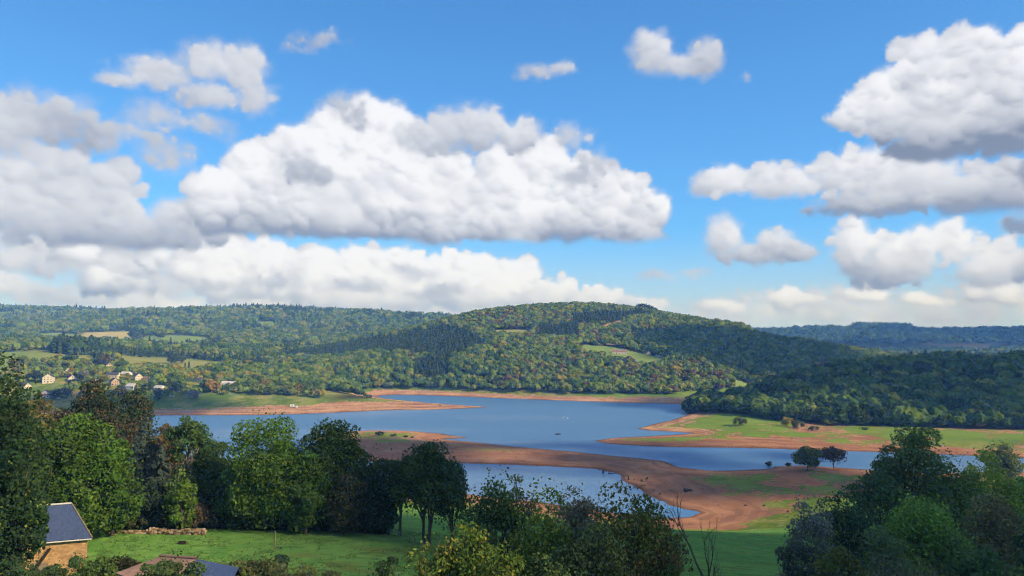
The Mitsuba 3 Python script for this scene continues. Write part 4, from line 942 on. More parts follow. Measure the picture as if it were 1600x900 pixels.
def house(at, w, l, h0, h1, turn, wall, roof, label, rows=2, cols=3, chimney=True, red=False, door=True, name='village_house', win=(.9, 1.2), group=None):
    key = number(name)
    w, l, h0, h1 = w * .9, l * .85, h0 * .93, h1 * .93
    x, y = at[0], at[1]
    z = float(np.min(ground_z([x - 3, x + 3, x, x], [y, y, y - 3, y + 3])))
    o, rz = (x, y, z), math.radians(turn)
    put = lambda part, mesh, mat: scene.__setitem__(f'{key}__{part}', mikit.ply(move(mesh, o, rz), mat))
    put('wall', prism(w, l, h0, h1), wall)
    put('roof', gable_roof(w, l, h0, h1), roof)
    n = 0
    for r in range(rows):
        for c in range(cols):
            wx = (c - (cols - 1) / 2) * w / (cols + .4)
            wz = 1.5 + r * 2.7
            if wz + win[1] > h0 + (h1 - h0) * (1 - abs(wx) / (w / 2)) - .3:
                continue
            is_door = door and r == 0 and c == cols // 2
            mesh = box(wx - win[0] / 2, wx + win[0] / 2, -l / 2 - .05, -l / 2 + .05, 0.1 if is_door else wz - win[1] / 2, 2.2 if is_door else wz + win[1] / 2)
            put('door' if is_door else 'window' + (f'_{n:03d}' if n else ''), mesh, 'dark_wood' if is_door else 'window_dark')
            n += not is_door
    side = max(2, int(l / 4))
    for c in range(side):
        wy = (c - (side - 1) / 2) * l / (side + .3)
        for sgn in (-1, 1):
            put(f'window_{n + 1:03d}', box(*sorted((sgn * (w / 2 - .05), sgn * (w / 2 + .05))), wy - win[0] / 2, wy + win[0] / 2, 1.0, 1.0 + win[1]), 'window_dark'); n += 1
    if chimney:
        put('chimney', box(-.4, .4, l * .25, l * .25 + .8, h1 - .8, h1 + 1.1), 'render_pink')
    if red:
        put('balcony', box(-w / 2 - .02, w / 2 + .02, -l / 2 - 1.0, -l / 2 - .02, 2.9, 3.9), 'red_paint')
        put('shutter', box(-w / 2 + .3, -w / 2 + 1.3, -l / 2 - .12, -l / 2 - .055, 4.0, 5.4), 'red_paint')
    say(key, label, 'house', group)
    return key


house((-551.8, 885.0, 27.3), 12.5, 13, 7.4, 11.6, 22, 'render_cream', 'roof_slate', 'tall cream gabled house with two rows of windows at the village edge', rows=3)
house((-526.8, 840.0, 14.1), 9.8, 11, 5.6, 9.2, 24, 'render_white', 'roof_slate', 'white gabled house with a red balcony band, lowest in the village', rows=2, red=True)
house((-563.4, 860.0, 22.5), 9.5, 13, 3.2, 6.6, 62, 'render_cream', 'roof_slate', 'low house with a blue slate roof half hidden by the dark edge tree')
house((-528.5, 892.0, 27.6), 9.5, 13, 4.4, 8.4, 38, 'render_cream', 'roof_slate', 'house with dark blue roof and cream gable beside the tall cream house')
house((-556.1, 930.0, 32.8), 7.5, 8, 3.6, 6.6, 30, 'render_white', 'roof_pale', 'small white-roofed house peeping over the dark blue roof')
house((-493.7, 878.0, 25.6), 9.5, 12, 4.0, 8.6, 20, 'render_pink', 'roof_tile', 'steep pinkish gable behind the dark bush in mid village')
house((-487.2, 845.0, 18.7), 9.5, 14, 3.4, 7.2, 44, 'render_pink', 'roof_slate', 'shaded stone house with a slate roof below the pinkish gable')
house((-489.5, 912.0, 30.8), 8.5, 19, 4.6, 7.6, 84, 'render_cream', 'roof_slate', 'long two-storey cream house with a dark slate roof', cols=2)
house((-480.6, 925.0, 32.3), 9.0, 13, 4.0, 6.4, 78, 'render_white', 'roof_pale', 'white-roofed barn joined between the two long slate roofs', chimney=False)
house((-458.3, 908.0, 29.5), 9.5, 14, 4.8, 8.4, 48, 'render_cream', 'roof_slate', 'dark-roofed house with a bright cream gable at the end of the long row')
house((-445.1, 905.0, 30.5), 6.5, 9, 3.0, 5.2, 74, 'render_white', 'roof_tile', 'low white outbuilding next to the end house of the long row', chimney=False)
house((-471.2, 880.0, 22.4), 9.5, 13, 5.2, 9.0, 42, 'render_pink', 'roof_slate', 'grey-roofed house with a pale stone gable in the heart of the village')
house((-534.0, 985.0, 35.2), 7.5, 9, 3.4, 6.4, 20, 'render_cream', 'roof_tile', 'small cream gable alone above the village roofs', chimney=False)
house((-425.2, 842.0, 15.3), 6.6, 8, 5.0, 7.8, 22, 'render_pink', 'roof_slate', 'narrow pink stone gable lowest toward the lake')
house((-443.8, 868.0, 21.9), 8.5, 14, 3.8, 6.8, 72, 'render_white', 'roof_pale', 'house with a pale blue-grey roof among yellow trees')
house((-411.7, 868.0, 21.9), 8.0, 12, 3.4, 6.0, 74, 'render_white', 'roof_pale', 'grey-white roof at the lake end of the village', chimney=False)
house((-343.2, 906.0, 20.3), 9.0, 25, 4.0, 6.8, 84, 'render_cream', 'roof_pale', 'long pale-roofed building behind the orange tree by the lake', chimney=False)
house((-382.4, 910.0, 22.4), 8.0, 10, 3.6, 6.4, 70, 'render_cream', 'roof_slate', 'small slate-roofed house near the orange tree')
house((170.3, 1175.0, 50.5), 10.5, 28, 4.6, 8.0, 82, 'render_cream', 'roof_tile', 'long farmhouse with a dull tiled roof on the wooded hill', cols=2, name='farmhouse')
house((214.7, 1174.0, 48.5), 7.5, 9, 3.6, 6.4, 25, 'render_cream', 'roof_tile', 'small cream cottage between the hill farm and the white house', name='farmhouse')
house((231.2, 1160.0, 46.0), 8.5, 13, 3.8, 7.0, 60, 'render_white', 'roof_slate', 'bluish white house at the outer end of the hill farm', name='farmhouse')
house((-796.4, 1540.0, 53.5), 9, 24, 3.6, 6.0, 86, 'render_cream', 'roof_pale', 'long pale barn below the far stubble field', rows=1, cols=1, chimney=False, name='far_barn')
house((-905.1, 1630.0, 58.3), 9, 16, 3.6, 6.0, 80, 'render_white', 'roof_pale', 'small white-roofed barn at the foot of the far stubble field', rows=1, cols=1, chimney=False, name='far_barn')

# the stone barn at the lower left corner
scene['rubble'] = {'type': 'twosided', 'bsdf': {'type': 'bumpmap', 'arbitrary': mikit.proc(lambda p, n, uv: S_(.02, .22, V_((p.x + p.y) * 2.2, p.z * 3.4)[1] - V_((p.x + p.y) * 2.2, p.z * 3.4)[0]) * .05 + F_(p.x * 6, p.y * 6, p.z * 6, 3) * .03, eps=.01), 'scale': 1.0,
                   'bsdf': {'type': 'diffuse', 'reflectance': mikit.proc(lambda p, n, uv: mikit.mix(mikit.mix([.34, .215, .125], [.50, .34, .205], V_((p.x + p.y) * 2.2, p.z * 3.4)[2]), [.26, .17, .10], S_(.56, .75, F_(p.x * .9, p.y * .9, p.z * .7, 4)) * .8))}}}
scene['slates'] = {'type': 'twosided', 'bsdf': {'type': 'bumpmap', 'arbitrary': mikit.proc(lambda p, n, uv: (p.z * 5.5 - dr.floor(p.z * 5.5)) * .02 + mikit.cell_rand((p.x * .94 + p.y * .34) * 4.5, p.z * 5.5, 1) * .012, eps=.01), 'scale': 1.0,
                   'bsdf': {'type': 'principled', 'roughness': .38, 'specular': .6, 'base_color': mikit.proc(lambda p, n, uv: mikit.mix([.024, .044, .120], [.045, .072, .165], .6 * mikit.cell_rand((p.x * .94 + p.y * .34) * 4.5, p.z * 5.5, 2) + .4 * F_(p.x * .7, p.y * .7, p.z * .7, 3)))}}}
R1, E1 = np.array((-61.7, 105.0, 67.4)), np.array((-56.4, 100.9, 63.8))
U, HALF = np.array([-.940, -.342, 0]), E1 - R1
B1 = R1 + HALF * [-1, -1, 1]
LEN = 13.0
key = number('stone_barn')
put = lambda part, mesh, mat, **k: scene.__setitem__(f'{key}__{part}', mikit.ply(mesh, mat, **k))
R0, E0, B0 = R1 + U * LEN, E1 + U * LEN, B1 + U * LEN
put('roof', join([slab([E0, E1, R1, R0], .16), slab([B1, B0, R0 + [0, 0, .003], R1 + [0, 0, .003]], .16)]), 'slates')
inn = U * .35
front = (E1 - R1) * [1, 1, 0]; front /= np.linalg.norm(front)
a1, b1 = E1 + inn - front * .45, B1 + inn + front * .45
a0, b0 = E0 - inn - front * .45, B0 - inn + front * .45
drop = .36
zb = 57.0
wv = []
for q in (a1, a0, b0, b1):
    wv += [[q[0], q[1], zb], [q[0], q[1], q[2] + drop - .22]]
r1, r0 = R1 + inn - [0, 0, .3], R0 - inn - [0, 0, .3]
wv += [r1.tolist(), r0.tolist()]
put('wall', (np.array(wv), np.array([[0, 1, 3], [0, 3, 2], [2, 3, 5], [2, 5, 4], [4, 5, 7], [4, 7, 6], [6, 7, 1], [6, 1, 0], [7, 8, 1], [3, 9, 5]])), 'rubble')
put('roof__ridge_cap', tube([R0 + [0, 0, .06], R1 + [0, 0, .06]], .13, 8), 'zinc', smooth=True)
put('roof__verge_board', tube([R1 + [.06, 0, .03], E1 + [.06, 0, .03]], .09, 6), 'weathered_wood')
put('gutter', tube([E0 + [0, -.06, -.12], E1 + [0, -.06, -.12]], .09, 8), 'zinc', smooth=True)
fa = a1 + U * 6.6
put('prop_beam', tube([fa + front * .25 - U * 2.2 - [0, 0, .9], fa + front * 1.2 + U * .6 - [0, 0, 4.6]], .16, 4), 'dark_wood')
put('board_door', (lambda q: box(-.9, .9, -.06, .06, 0, 2.3))(0) if False else move(box(-.9, .9, -.06, .06, 0, 2.4), a1 + U * 5.4 + front * .07 + np.array([0, 0, 58.6 - a1[2]]), math.atan2(U[1], U[0]) + math.pi), 'weathered_wood')
say(key, 'ochre stone barn with a steep blue slate roof behind the dark tree', 'barn')

# the low shed at the bottom edge: red tiles at one end, grey slates at the other
A, B, C = np.array((-38.4, 82.0, 67.1)), np.array((-33.7, 80.5, 67.3)), np.array((-28.7, 79.0, 66.9))
A2, B2, C2 = np.array((-40.8, 77.5, 66.8)), np.array((-33.6, 74.5, 65.9)), np.array((-28.0, 73.5, 65.7))
back = lambda r, e: r + (e - r) * [-.35, -.35, 1.5]
key = number('low_shed')
put('roof', join([slab([A2, B2, B, A], .12), slab([back(B, B2), back(A, A2), A + [0, 0, .003], B + [0, 0, .003]], .12)]), 'roof_tile')
put('slate_roof', join([slab([B2 + [.02, 0, -.02], C2, C, B + [.02, 0, -.02]], .1), slab([back(C, C2), back(B, B2) + [.02, 0, -.02], B + [.02, 0, -.017], C + [0, 0, .003]], .1)]), 'slates')
labels[key + '__slate_roof'] = {'label': 'grey slate half of the shed roof'}
zl = 62.0
sw = [A2 + [.9, .5, -.2], C2 + [-.3, .4, -.2], back(C, C2) + [-.3, -.4, -.2], back(A, A2) + [.5, -.5, -.2]]
vv = np.array([q.tolist() for q in sw] + [[q[0], q[1], 55.] for q in sw])
put('wall', (vv, np.array([q for i in range(4) for q in ([i, (i + 1) % 4, (i + 1) % 4 + 4], [i, (i + 1) % 4 + 4, i + 4])])), 'rubble')
for i in range(12):
    s0, s1 = A + (B - A) * (i / 12 + .004), A + (B - A) * ((i + 1) / 12 + .012)
    put('roof__ridge_tile' + (f'_{i:03d}' if i else ''), tube([s0 + [0, 0, .07], s1 + [0, 0, .10]], .16, 7), 'roof_tile', smooth=True)
say(key, 'low shed half under shrubs, reddish tiles on one end and grey slates on the other', 'shed')

# dry stone wall along the top of the pasture
matt('field_stone', [.20, .145, .105], [.34, .26, .19], 1.6)
matt('dark_stone', [.09, .075, .055], [.20, .15, .11], 1.6)
matt('light_stone', [.28, .22, .16], [.42, .34, .26], 1.6)
key = number('dry_stone_wall')
rs = np.random.default_rng(5)
w0, w1 = np.array([-69.5, 121.0]), np.array([-50.6, 124.2])
shapes = []
for k in range(9):
    m = trimesh.creation.box([1, 1, 1]).subdivide()
    v = np.array(m.vertices)
    v *= (1 - .22 * (np.abs(v).sum(1, keepdims=True) > 1.1)) * (1 + .2 * (rs.random((len(v), 1)) - .5))
    shapes.append(mikit.ply((v, np.array(m.faces)), ('field_stone', 'dark_stone', 'light_stone')[k % 3]))
n = 0
L = np.linalg.norm(w1 - w0)
ang = math.degrees(math.atan2(w1[1] - w0[1], w1[0] - w0[0]))
for row in range(4):
    s = rs.uniform(0, .3)
    while s < L - .2:
        ln = rs.uniform(.28, .75)
        q = w0 + (w1 - w0) * min((s + ln / 2) / L, 1)
        if not (row > 0 and fbx(np.array([s]), np.array([0.]), 2.2, 2, 8)[0] < .22 + .10 * row):
            z = float(ground_z([q[0]], [q[1]])[0])
            scene[f'{key}__stone' + (f'_{n:03d}' if n else '')] = {**shapes[rs.integers(9)], 'to_world': T().translate([q[0] + rs.uniform(-.05, .05), q[1] + rs.uniform(-.22, .22), z + .12 + row * .25]).rotate([0, 0, 1], ang + rs.uniform(-8, 8)).rotate([1, 0, 0], rs.uniform(-6, 6)).scale([ln * .95, .5, .25 * rs.uniform(.85, 1.35)])}
            n += 1
        s += ln
say(key, 'tumbledown dry stone wall along the upper side of the pasture', 'stone wall')

# fence round the pasture, and single posts
key = number('pasture_fence')
line = [(-48.9, 134.0, 56.8), (-47.6, 134.0, 56.6), (-40.6, 136.0, 56.2), (-33.9, 138.0, 55.8), (-31.3, 139.0, 55.6), (-30.2, 139.0, 55.5), (-29.4, 139.0, 55.4), (-25.6, 136.0, 55.5), (-24.7, 135.0, 55.7), (-22.5, 132.0, 56.0), (-19.3, 129.0, 55.8), (-17.1, 126.0, 55.9), (-16.2, 125.0, 56.1), (-14.5, 122.0, 56.1)]
pts = np.array(line)[:, :2]
tops = []
for i, (x, y) in enumerate(pts):
    z = float(ground_z([x], [y])[0])
    h = 1.25 + .25 * rs.random()
    scene[f'{key}__post' + (f'_{i:03d}' if i else '')] = mikit.ply(tube([[x, y, z - .3], [x + rs.uniform(-.05, .05), y, z + h]], .08, 7), 'weathered_wood', smooth=True)
    tops.append([x, y, z])
for i, hh in enumerate((.5, .9, 1.15)):
    scene[f'{key}__wire' + (f'_{i:03d}' if i else '')] = mikit.ply(tube(np.array(tops) + [0, 0, hh], .008, 4), 'zinc')
say(key, 'pale wooden fence posts with wire along the far side of the pasture', 'fence')
for at, h, r, text in (((-36.6, 116.0, 57.5), 3.1, .10, 'tall pale post standing alone in the pasture'), ((-65.5, 123.0, 59.1), 1.5, .07, 'short pale post above the dry stone wall')):
    z = float(ground_z([at[0]], [at[1]])[0])
    key = number('wooden_post')
    scene[key] = mikit.ply(tube([[at[0], at[1], z - .3], [at[0] + .03, at[1], z + h]], [r, r * .85], 8), 'weathered_wood', smooth=True)
    say(key, text, 'post')
at = (-51.8, 118.0, 58.2)
z = float(ground_z([at[0]], [at[1]])[0])
key = number('feed_trough')
scene[key + '__tub'] = mikit.ply(move(join([box(-.55, .55, -.3, .3, -.05, .06), box(-.55, .55, -.3, -.24, .062, .36), box(-.55, .55, .24, .3, .062, .36), box(-.55, -.49, -.238, .238, .062, .36), box(.49, .55, -.238, .238, .062, .36)]), (at[0], at[1], z)), 'dark_wood')
say(key, 'small black trough on the open grass of the pasture', 'trough')

# ---------------------------------------------------------------- middle distance: trees by the water and round the village
RM = np.random.default_rng(33)


def mid(name, at, h, rx, tint, label, other=None, share=.15, group=None, make=broadleaf, leaves=750, leaf=None, cat='tree', **k):
    z = float(ground_z([at[0]], [at[1]])[0])
    leaf = leaf or rx * .17
    return plant(name, make(RM, h, rx, leaves, leaf, tint, other, share, **({**dict(base=.08, clumps=16, limbs=5), **k} if make is broadleaf else k)), (at[0], at[1], z), label, cat, group, rz=RM.uniform(0, 6), leafy='far_leaf')


mid('lone_tree', (185.8, 470.0, 2.4), 14.6, 7.9, [.085,.115,.026], 'lone green tree on the spit, nearer the mudflat', leaves=4200, leaf=.62, base=.12, clumps=46, other=OLIVE, open_=.05)
mid('lone_tree', (205.8, 478.0, 3.3), 14.4, 7.2, [.070,.062,.036], 'lone brown-tinged tree on the spit beside the green one', leaves=3800, leaf=.60, base=.18, clumps=42, other=BROWN, share=.4, open_=.05)
for at, h, rx, tint, text in (
    ((181.2, 490.0, 1.1), 3.0, 2.2, [.05,.055,.03], 'small dark bush at the water edge beside the lone green tree'), ((170.3, 495.0, -0.2), 4.2, 2.4, [.035,.045,.03], 'dark bush half in the water past the lone trees'),
    ((250.1, 676.0, 2.2), 8.5, 5.6, [.20,.16,.03], 'yellow bush in front of the lakeside wood'), ((256.3, 668.0, 2.1), 7.0, 5.6, [.085,.105,.05], 'round grey-green bush beside the yellow one'),
    ((267.4, 660.0, 2.1), 3.6, 4.6, [.07,.085,.035], 'low olive bush on the grassy bank'), ((204.8, 672.0, 3.3), 7.5, 6.0, [.11,.12,.035], 'yellowish bush where the wood ends at the sandy point'),
    ((294.9, 690.0, -0.3), 6.0, 5.6, [.16,.17,.03], 'yellow-green low bush under the lakeside wood'), ((309.1, 655.0, -0.6), 2.2, 3.0, [.05,.07,.025], 'small bush on the grassy bank near the tallest dark tree'),
    ((-108.1, 612.0, 3.4), 3.2, 3.8, [.028,.040,.022], 'dark bush on the tip of the red spit'), ((-96.8, 610.0, 3.2), 2.0, 2.3, [.03,.042,.022], 'smaller dark bush second on the spit tip'),
    ((-86.9, 610.0, 3.2), 1.4, 1.6, [.032,.045,.022], 'tiny bush third on the spit tip'), ((-81.6, 610.0, 3.2), 1.1, 1.2, [.032,.045,.022], 'tiny bush last on the spit tip'),
    ((-228.1, 1015.0, 10.9), 4.5, 4.6, [.05,.07,.035], 'round bush at the head of the far inlet'), ((-170.7, 886.0, 9.0), 3.4, 3.4, [.06,.08,.035], 'round bush alone on the sandy peninsula')):
    mid('lakeside_bush', at, h, rx, tint, text, cat='bush', leaves=420, leaf=max(.35, rx * .16), base=0.0, clumps=9)

ORD = 'first second third fourth fifth sixth seventh eighth ninth tenth eleventh twelfth thirteenth fourteenth fifteenth sixteenth seventeenth eighteenth'.split()
ROW = [(189.7, 800.0, -3.4), (203.8, 796.0, -3.6), (218.2, 784.0, -3.5), (227.3, 765.0, -3.1), (235.4, 745.0, -2.5), (246.1, 735.0, -2.5), (256.4, 725.0, -2.5), (267.2, 714.0, -2.3), (280.0, 706.0, -2.4), (293.2, 700.0, -2.8), (307.3, 694.0, -3.2), (323.3, 690.0, -3.8), (339.2, 684.0, -3.5), (356.0, 678.0, -3.8), (385.1, 672.0, -4.1), (406.9, 668.0, -4.1), (428.3, 664.0, -4.1), (447.3, 660.0, -4.1)]
for i, at in enumerate(ROW):
    mid('bank_tree', at, RM.uniform(11, 16), RM.uniform(6.5, 8.5), [DEEP, MID, DARK, [.06,.10,.024]][i % 4], f'{ORD[i]} tree from the open water in the front row of the dark lakeside wood', other=OLIVE, leaves=1300, leaf=.95, clumps=22, base=.03, group='front row of the lakeside wood')
GROVE = [(372, 609, 12, 6), (388, 611, 13, 6.5), (404, 614, 13, 6.5), (414, 606, 15, 7), (424, 616, 12, 6), (438, 612, 14, 7), (452, 617, 13, 6.5), (466, 616, 13, 6.5), (480, 617, 12, 6), (492, 617, 10, 5)]
GROVE_AT = [(-328.6, 892.0, 17.6), (-314.1, 886.0, 16.6), (-297.1, 872.0, 13.3), (-299.0, 900.0, 17.7), (-282.7, 874.0, 12.4), (-277.9, 892.0, 15.3), (-263.5, 880.0, 11.9), (-254.6, 886.0, 12.1), (-245.0, 890.0, 11.7), (-235.3, 888.0, 11.9)]
for i, at in enumerate(GROVE_AT):
    mid('grove_tree', at, GROVE[i][2], GROVE[i][3], [[.10,.155,.026], [.15,.13,.03], [.13,.165,.028], [.075,.13,.026]][(i * 3) % 4], f'{ORD[i]} tree from the village end of the grove by the sandy peninsula', other=OLIVE, leaves=900, leaf=1.0, base=.06, group='grove by the sandy peninsula')

VT = (   # round the village: place, height, radius, tint, label
    ((-589.8, 925.0, 33.1), 14, 8, [.10,.16,.028], 'bright green tree behind the tall cream house'), ((-580.0, 940.0, 35.4), 15, 8, [.115,.165,.028], 'yellow-green tree above the tall cream house roof'), ((-570.0, 885.0, 26.6), 13, 7, [.022,.036,.022], 'dark tree beside the tall cream house gable'),
    ((-638.8, 970.0, 38.6), 12, 7, [.10,.145,.03], 'bright green tree over the blue-roofed house'), ((-585.2, 985.0, 43.7), 14, 8, [.034,.07,.026], 'dark green round tree above the orange one'), ((-562.4, 935.0, 34.9), 12, 4.5, [.026,.046,.028], 'dark pointed tree beside the orange one'),
    ((-546.7, 925.0, 33.1), 7.5, 4.5, [.22,.13,.028], 'orange autumn tree behind the dark blue roof'), ((-513.5, 890.0, 26.9), 15, 6.0, [.12,.14,.11], 'pale grey-green spruce-like tree beside the dark blue roof'), ((-552.8, 960.0, 39.9), 14, 7.5, [.135,.165,.032], 'tall yellow-green tree above the pale grey-green one'),
    ((-538.9, 980.0, 34.6), 19, 8.5, [.075,.070,.045], 'big brownish thin-leaved tree above the long cream house'), ((-508.1, 965.0, 33.9), 16, 7, [.06,.105,.03], 'mid-green tree next to the brownish one'), ((-506.7, 905.0, 29.7), 13, 6, [.125,.16,.028], 'lime tree behind the pinkish gable'),
    ((-488.9, 890.0, 25.4), 10, 6, [.15,.17,.026], 'yellow-lime tree between pinkish gable and stone house'), ((-462.9, 890.0, 25.4), 11, 6.5, [.17,.175,.026], 'yellow tree below the white-roofed barn'), ((-441.9, 842.0, 15.3), 12, 8, [.085,.085,.035], 'olive-brown tree below the heart of the village'),
    ((-419.2, 862.0, 20.9), 13, 4.2, [.055,.095,.026], 'green conical tree beside the lake end roof'), ((-430.9, 872.0, 23.0), 9, 5, [.18,.17,.026], 'golden tree beside the green conical one'), ((-398.7, 838.0, 14.3), 13, 5.5, [.04,.052,.028], 'dark olive tree nearest the shaded meadow'),
    ((-386.2, 850.0, 16.0), 17, 6.2, [.034,.058,.030], 'dark tall conifer-like tree at the lake end of the village'), ((-394.7, 880.0, 23.9), 17, 7.5, [.115,.175,.026], 'big lime-green tree behind the dark tall one'), ((-416.2, 905.0, 26.6), 10, 5.5, [.026,.044,.030], 'very dark round tree by the big lime-green one'),
    ((-360.0, 842.0, 12.4), 11, 7.5, [.135,.155,.125], 'silver-grey round tree over the meadow'), ((-348.8, 868.0, 15.9), 14, 7.5, [.24,.165,.026], 'big orange-gold tree by the lake'), ((-360.9, 872.0, 17.1), 14, 6.5, [.045,.085,.026], 'dark green tree beside the orange-gold one'),
    ((-334.5, 862.0, 15.0), 5.5, 4, [.19,.19,.026], 'small yellow tree at the meadow edge past the orange-gold one'), ((-336.3, 880.0, 17.9), 9, 6, [.07,.12,.028], 'green tree before the long pale roof'), ((-470.9, 838.0, 18.6), 14, 8, [.018,.030,.024], 'blackish round tree before the pinkish gable'),
    ((-518.6, 878.0, 25.6), 6.5, 5.5, [.022,.036,.024], 'dark bush against the dark-blue-roofed house'), ((-509.1, 838.0, 17.8), 9.5, 11, [.048,.055,.040], 'dull grey-green scrub between the white house and mid village'), ((-636.9, 950.0, 34.8), 10, 7, [.13,.115,.035], 'brownish yellow tree above the blue-roofed house'),
    ((-998.7, 1960.0, 51.4), 18, 16, [.032,.055,.026], 'dark round tree in the gap between the two far fields'), ((-1033.4, 2080.0, 70.5), 15, 13, [.034,.056,.028], 'second dark tree in the gap between the far fields'), ((-920.7, 1820.0, 41.8), 14, 12, [.045,.07,.03], 'tree at the lower end of the gap between the far fields'),
    ((-900.9, 1900.0, 56.0), 14, 11, [.036,.062,.026], 'lone tree on the far green field'), ((-504.4, 1100.0, 30.5), 17, 8, [.034,.056,.030], 'dark tree on the yellow pasture above the lake'), ((-499.2, 1120.0, 33.2), 12, 7, [.05,.08,.03], 'green tree on the dry pasture above the lake'))
for at, h, rx, tint, text in VT:
    mid('village_tree', at, h, rx, tint, text, other=[c * 1.3 for c in tint], leaves=800, leaf=max(.85, rx * .15), base=.05)

# the skyline of the wooded hill, and the block of forest on the blue ridge
for i, (at, h) in enumerate((((210.8, 1690.0, 147.5), 13), ((221.0, 1690.0, 147.5), 15), ((229.1, 1685.0, 145.9), 14), ((237.1, 1680.0, 144.3), 12), ((245.9, 1680.0, 142.8), 13))):
    mid('skyline_tree', at, h, 4.2, [.045,.065,.035], f'{ORD[i]} spindly tree from the summit on the skyline of the big hill', leaves=150, leaf=1.3, base=.45, clumps=6, girth=.5, group='spindly skyline trees')
for i, at in enumerate(((281.1, 1640.0, 128.9), (288.2, 1640.0, 128.9), (295.3, 1640.0, 127.4), (301.4, 1635.0, 127.3), (308.5, 1635.0, 125.9), (314.6, 1630.0, 124.4))):
    mid('skyline_tree', at, (20, 21, 22, 21, 20, 17)[i], 6.0, [.026,.048,.026], f'{ORD[i]} tree of the dark clump on the big hill skyline', leaves=520, leaf=1.1, base=.03, group='dark clump on the skyline')
x, y = np.meshgrid(np.arange(1640, 1870, 12), np.arange(3470, 3570, 20))
wood_of('ridge_plantation', x.ravel().astype(float), y.ravel().astype(float), np.full(x.size, 46.), lambda c, p, h, r: 'deep' if r < .7 else 'mid', tall=1.0, wide=.5, even=True)
say('ridge_plantation', 'flat-topped block of tall forest standing on the distant blue ridge', 'forest', kind='stuff')
x, y = scatter(-790, -640, 1090, 1200, 7.5)
ok = shapely.contains_xy(shapely.Polygon([(-678.3, 1095.0, 50.5)[:2], (-735.3, 1190.0, 51.0)[:2], (-661.3, 1190.0, 51.0)[:2], (-606.5, 1095.0, 50.5)[:2]]), x, y)
wood_of('pine_stand', x[ok], y[ok], np.full(ok.sum(), 19.0), lambda c, p, h, r: 'firn' if r < .5 else 'fir_grey' if r < .85 else 'deep', wide=1.15)
say('pine_stand', 'tall dark stand of conifers on the slope above the village', 'forest', kind='stuff')
# scrub and hedgerow growth between the village houses
x, y = scatter(-760, -210, 780, 1010, 8.5)
built = np.array([k[:2] for k in ((-551.8, 885.0, 27.3), (-526.8, 840.0, 14.1), (-563.4, 860.0, 22.5), (-528.5, 892.0, 27.6), (-493.7, 878.0, 25.6), (-487.2, 845.0, 18.7), (-489.5, 912.0, 30.8), (-480.6, 925.0, 32.3), (-458.3, 908.0, 29.5), (-445.1, 905.0, 30.5), (-471.2, 880.0, 22.4), (-534.0, 985.0, 35.2), (-425.2, 842.0, 15.3), (-443.8, 868.0, 21.9), (-411.7, 868.0, 21.9), (-343.2, 906.0, 20.3), (-382.4, 910.0, 22.4))])
far_from = cKDTree(np.vstack([built, built + [-4, -12], built + [3, -16], built + [6, -24]])).query(np.stack([x, y], 1))[0] > 11
ok = far_from & shapely.contains_xy(VILLAGE, x, y) & clear_of(x, y, pad=0) & (y > 850 + 25 * np.sin(x / 60)) & (fbx(x, y, 45, 3, 61) > .30)
wood_of('village_greenery', x[ok], y[ok], np.full(ok.sum(), 8.0), lambda c, p, h, r: 'fresh' if r < .3 else 'gold' if r < .42 else 'olive' if r < .66 else 'mid' if r < .88 else 'deep', wide=1.0)
say('village_greenery', 'garden trees and hedges filling the ground between the village houses', 'greenery', kind='stuff')

# ---------------------------------------------------------------- on the dry lake bed and the water
matt('stump_wood', [.035, .028, .024], [.09, .07, .055], 4.)
for at, r, h, text in (((57.8, 474.0, 0.5), .7, 2.2, 'upright dark stump at the corner of the pool'), ((65.8, 450.0, 0.5), .6, .9, 'dark stump on the pool edge'), ((70.4, 452.0, 0.9), .55, 1.9, 'thin dark stump on the red mud beyond the pool edge'),
                       ((81.3, 412.0, 1.7), .5, .6, 'low stump on the mudflat before the dead tree'), ((117.8, 378.0, 2.4), .5, .5, 'small stump on the mudflat past the dead tree'), ((125.8, 374.0, 2.8), .5, .5, 'small stump on the mudflat near the shaded meadow')):
    z = float(ground_z([at[0]], [at[1]])[0])
    key = number('tree_stump')
    parts = [tube([[0, 0, -.3], [0, 0, h * .3], [.05, 0, h]], [r * 1.2, r * .8, r * .7], 8)]
    for a in np.arange(0, 6.2, 1.25):
        parts.append(tube([[0, 0, .25], [math.cos(a) * r * 1.5, math.sin(a) * r * 1.5, .05], [math.cos(a) * r * 2.4, math.sin(a) * r * 2.4, -.15]], [r * .4, r * .28, r * .1], 5))
    scene[key] = mikit.ply(move(join(parts), (at[0], at[1], max(z, -.2)), rs.uniform(0, 6)), 'stump_wood', smooth=40)
    say(key, text, 'stump')
for at, ln, r, turn, text in (((97.4, 413.0, 2.1), 5.6, .75, .25, 'large dark hulk of driftwood lying on the mudflat'), ((63.4, 472.0, 0.5), 5.5, .35, .1, 'dark log along the far corner of the pool'), ((72.7, 432.0, 0.6), 6.0, .28, .35, 'thin dark log at the edge of the pool')):
    z = float(ground_z([at[0]], [at[1]])[0])
    key = number('driftwood_log')
    parts = [tube(np.array([[-ln / 2, 0, r * .8], [-ln * .2, .2, r], [ln * .2, -.1, r * .7], [ln / 2, .1, r * .3]]), [r, r * .9, r * .6, r * .25], 8),
             tube(np.array([[-ln * .3, 0, r], [-ln * .38, .3, r * 2.1], [-ln * .44, .5, r * 2.6]]), [r * .5, r * .35, r * .15], 6), tube(np.array([[ln * .1, 0, r], [ln * .2, -.6, r * 1.5]]), [r * .35, r * .12], 5)]
    scene[key] = mikit.ply(move(join(parts), (at[0], at[1], max(z, -.1)), turn), 'stump_wood', smooth=40)
    say(key, text, 'driftwood')
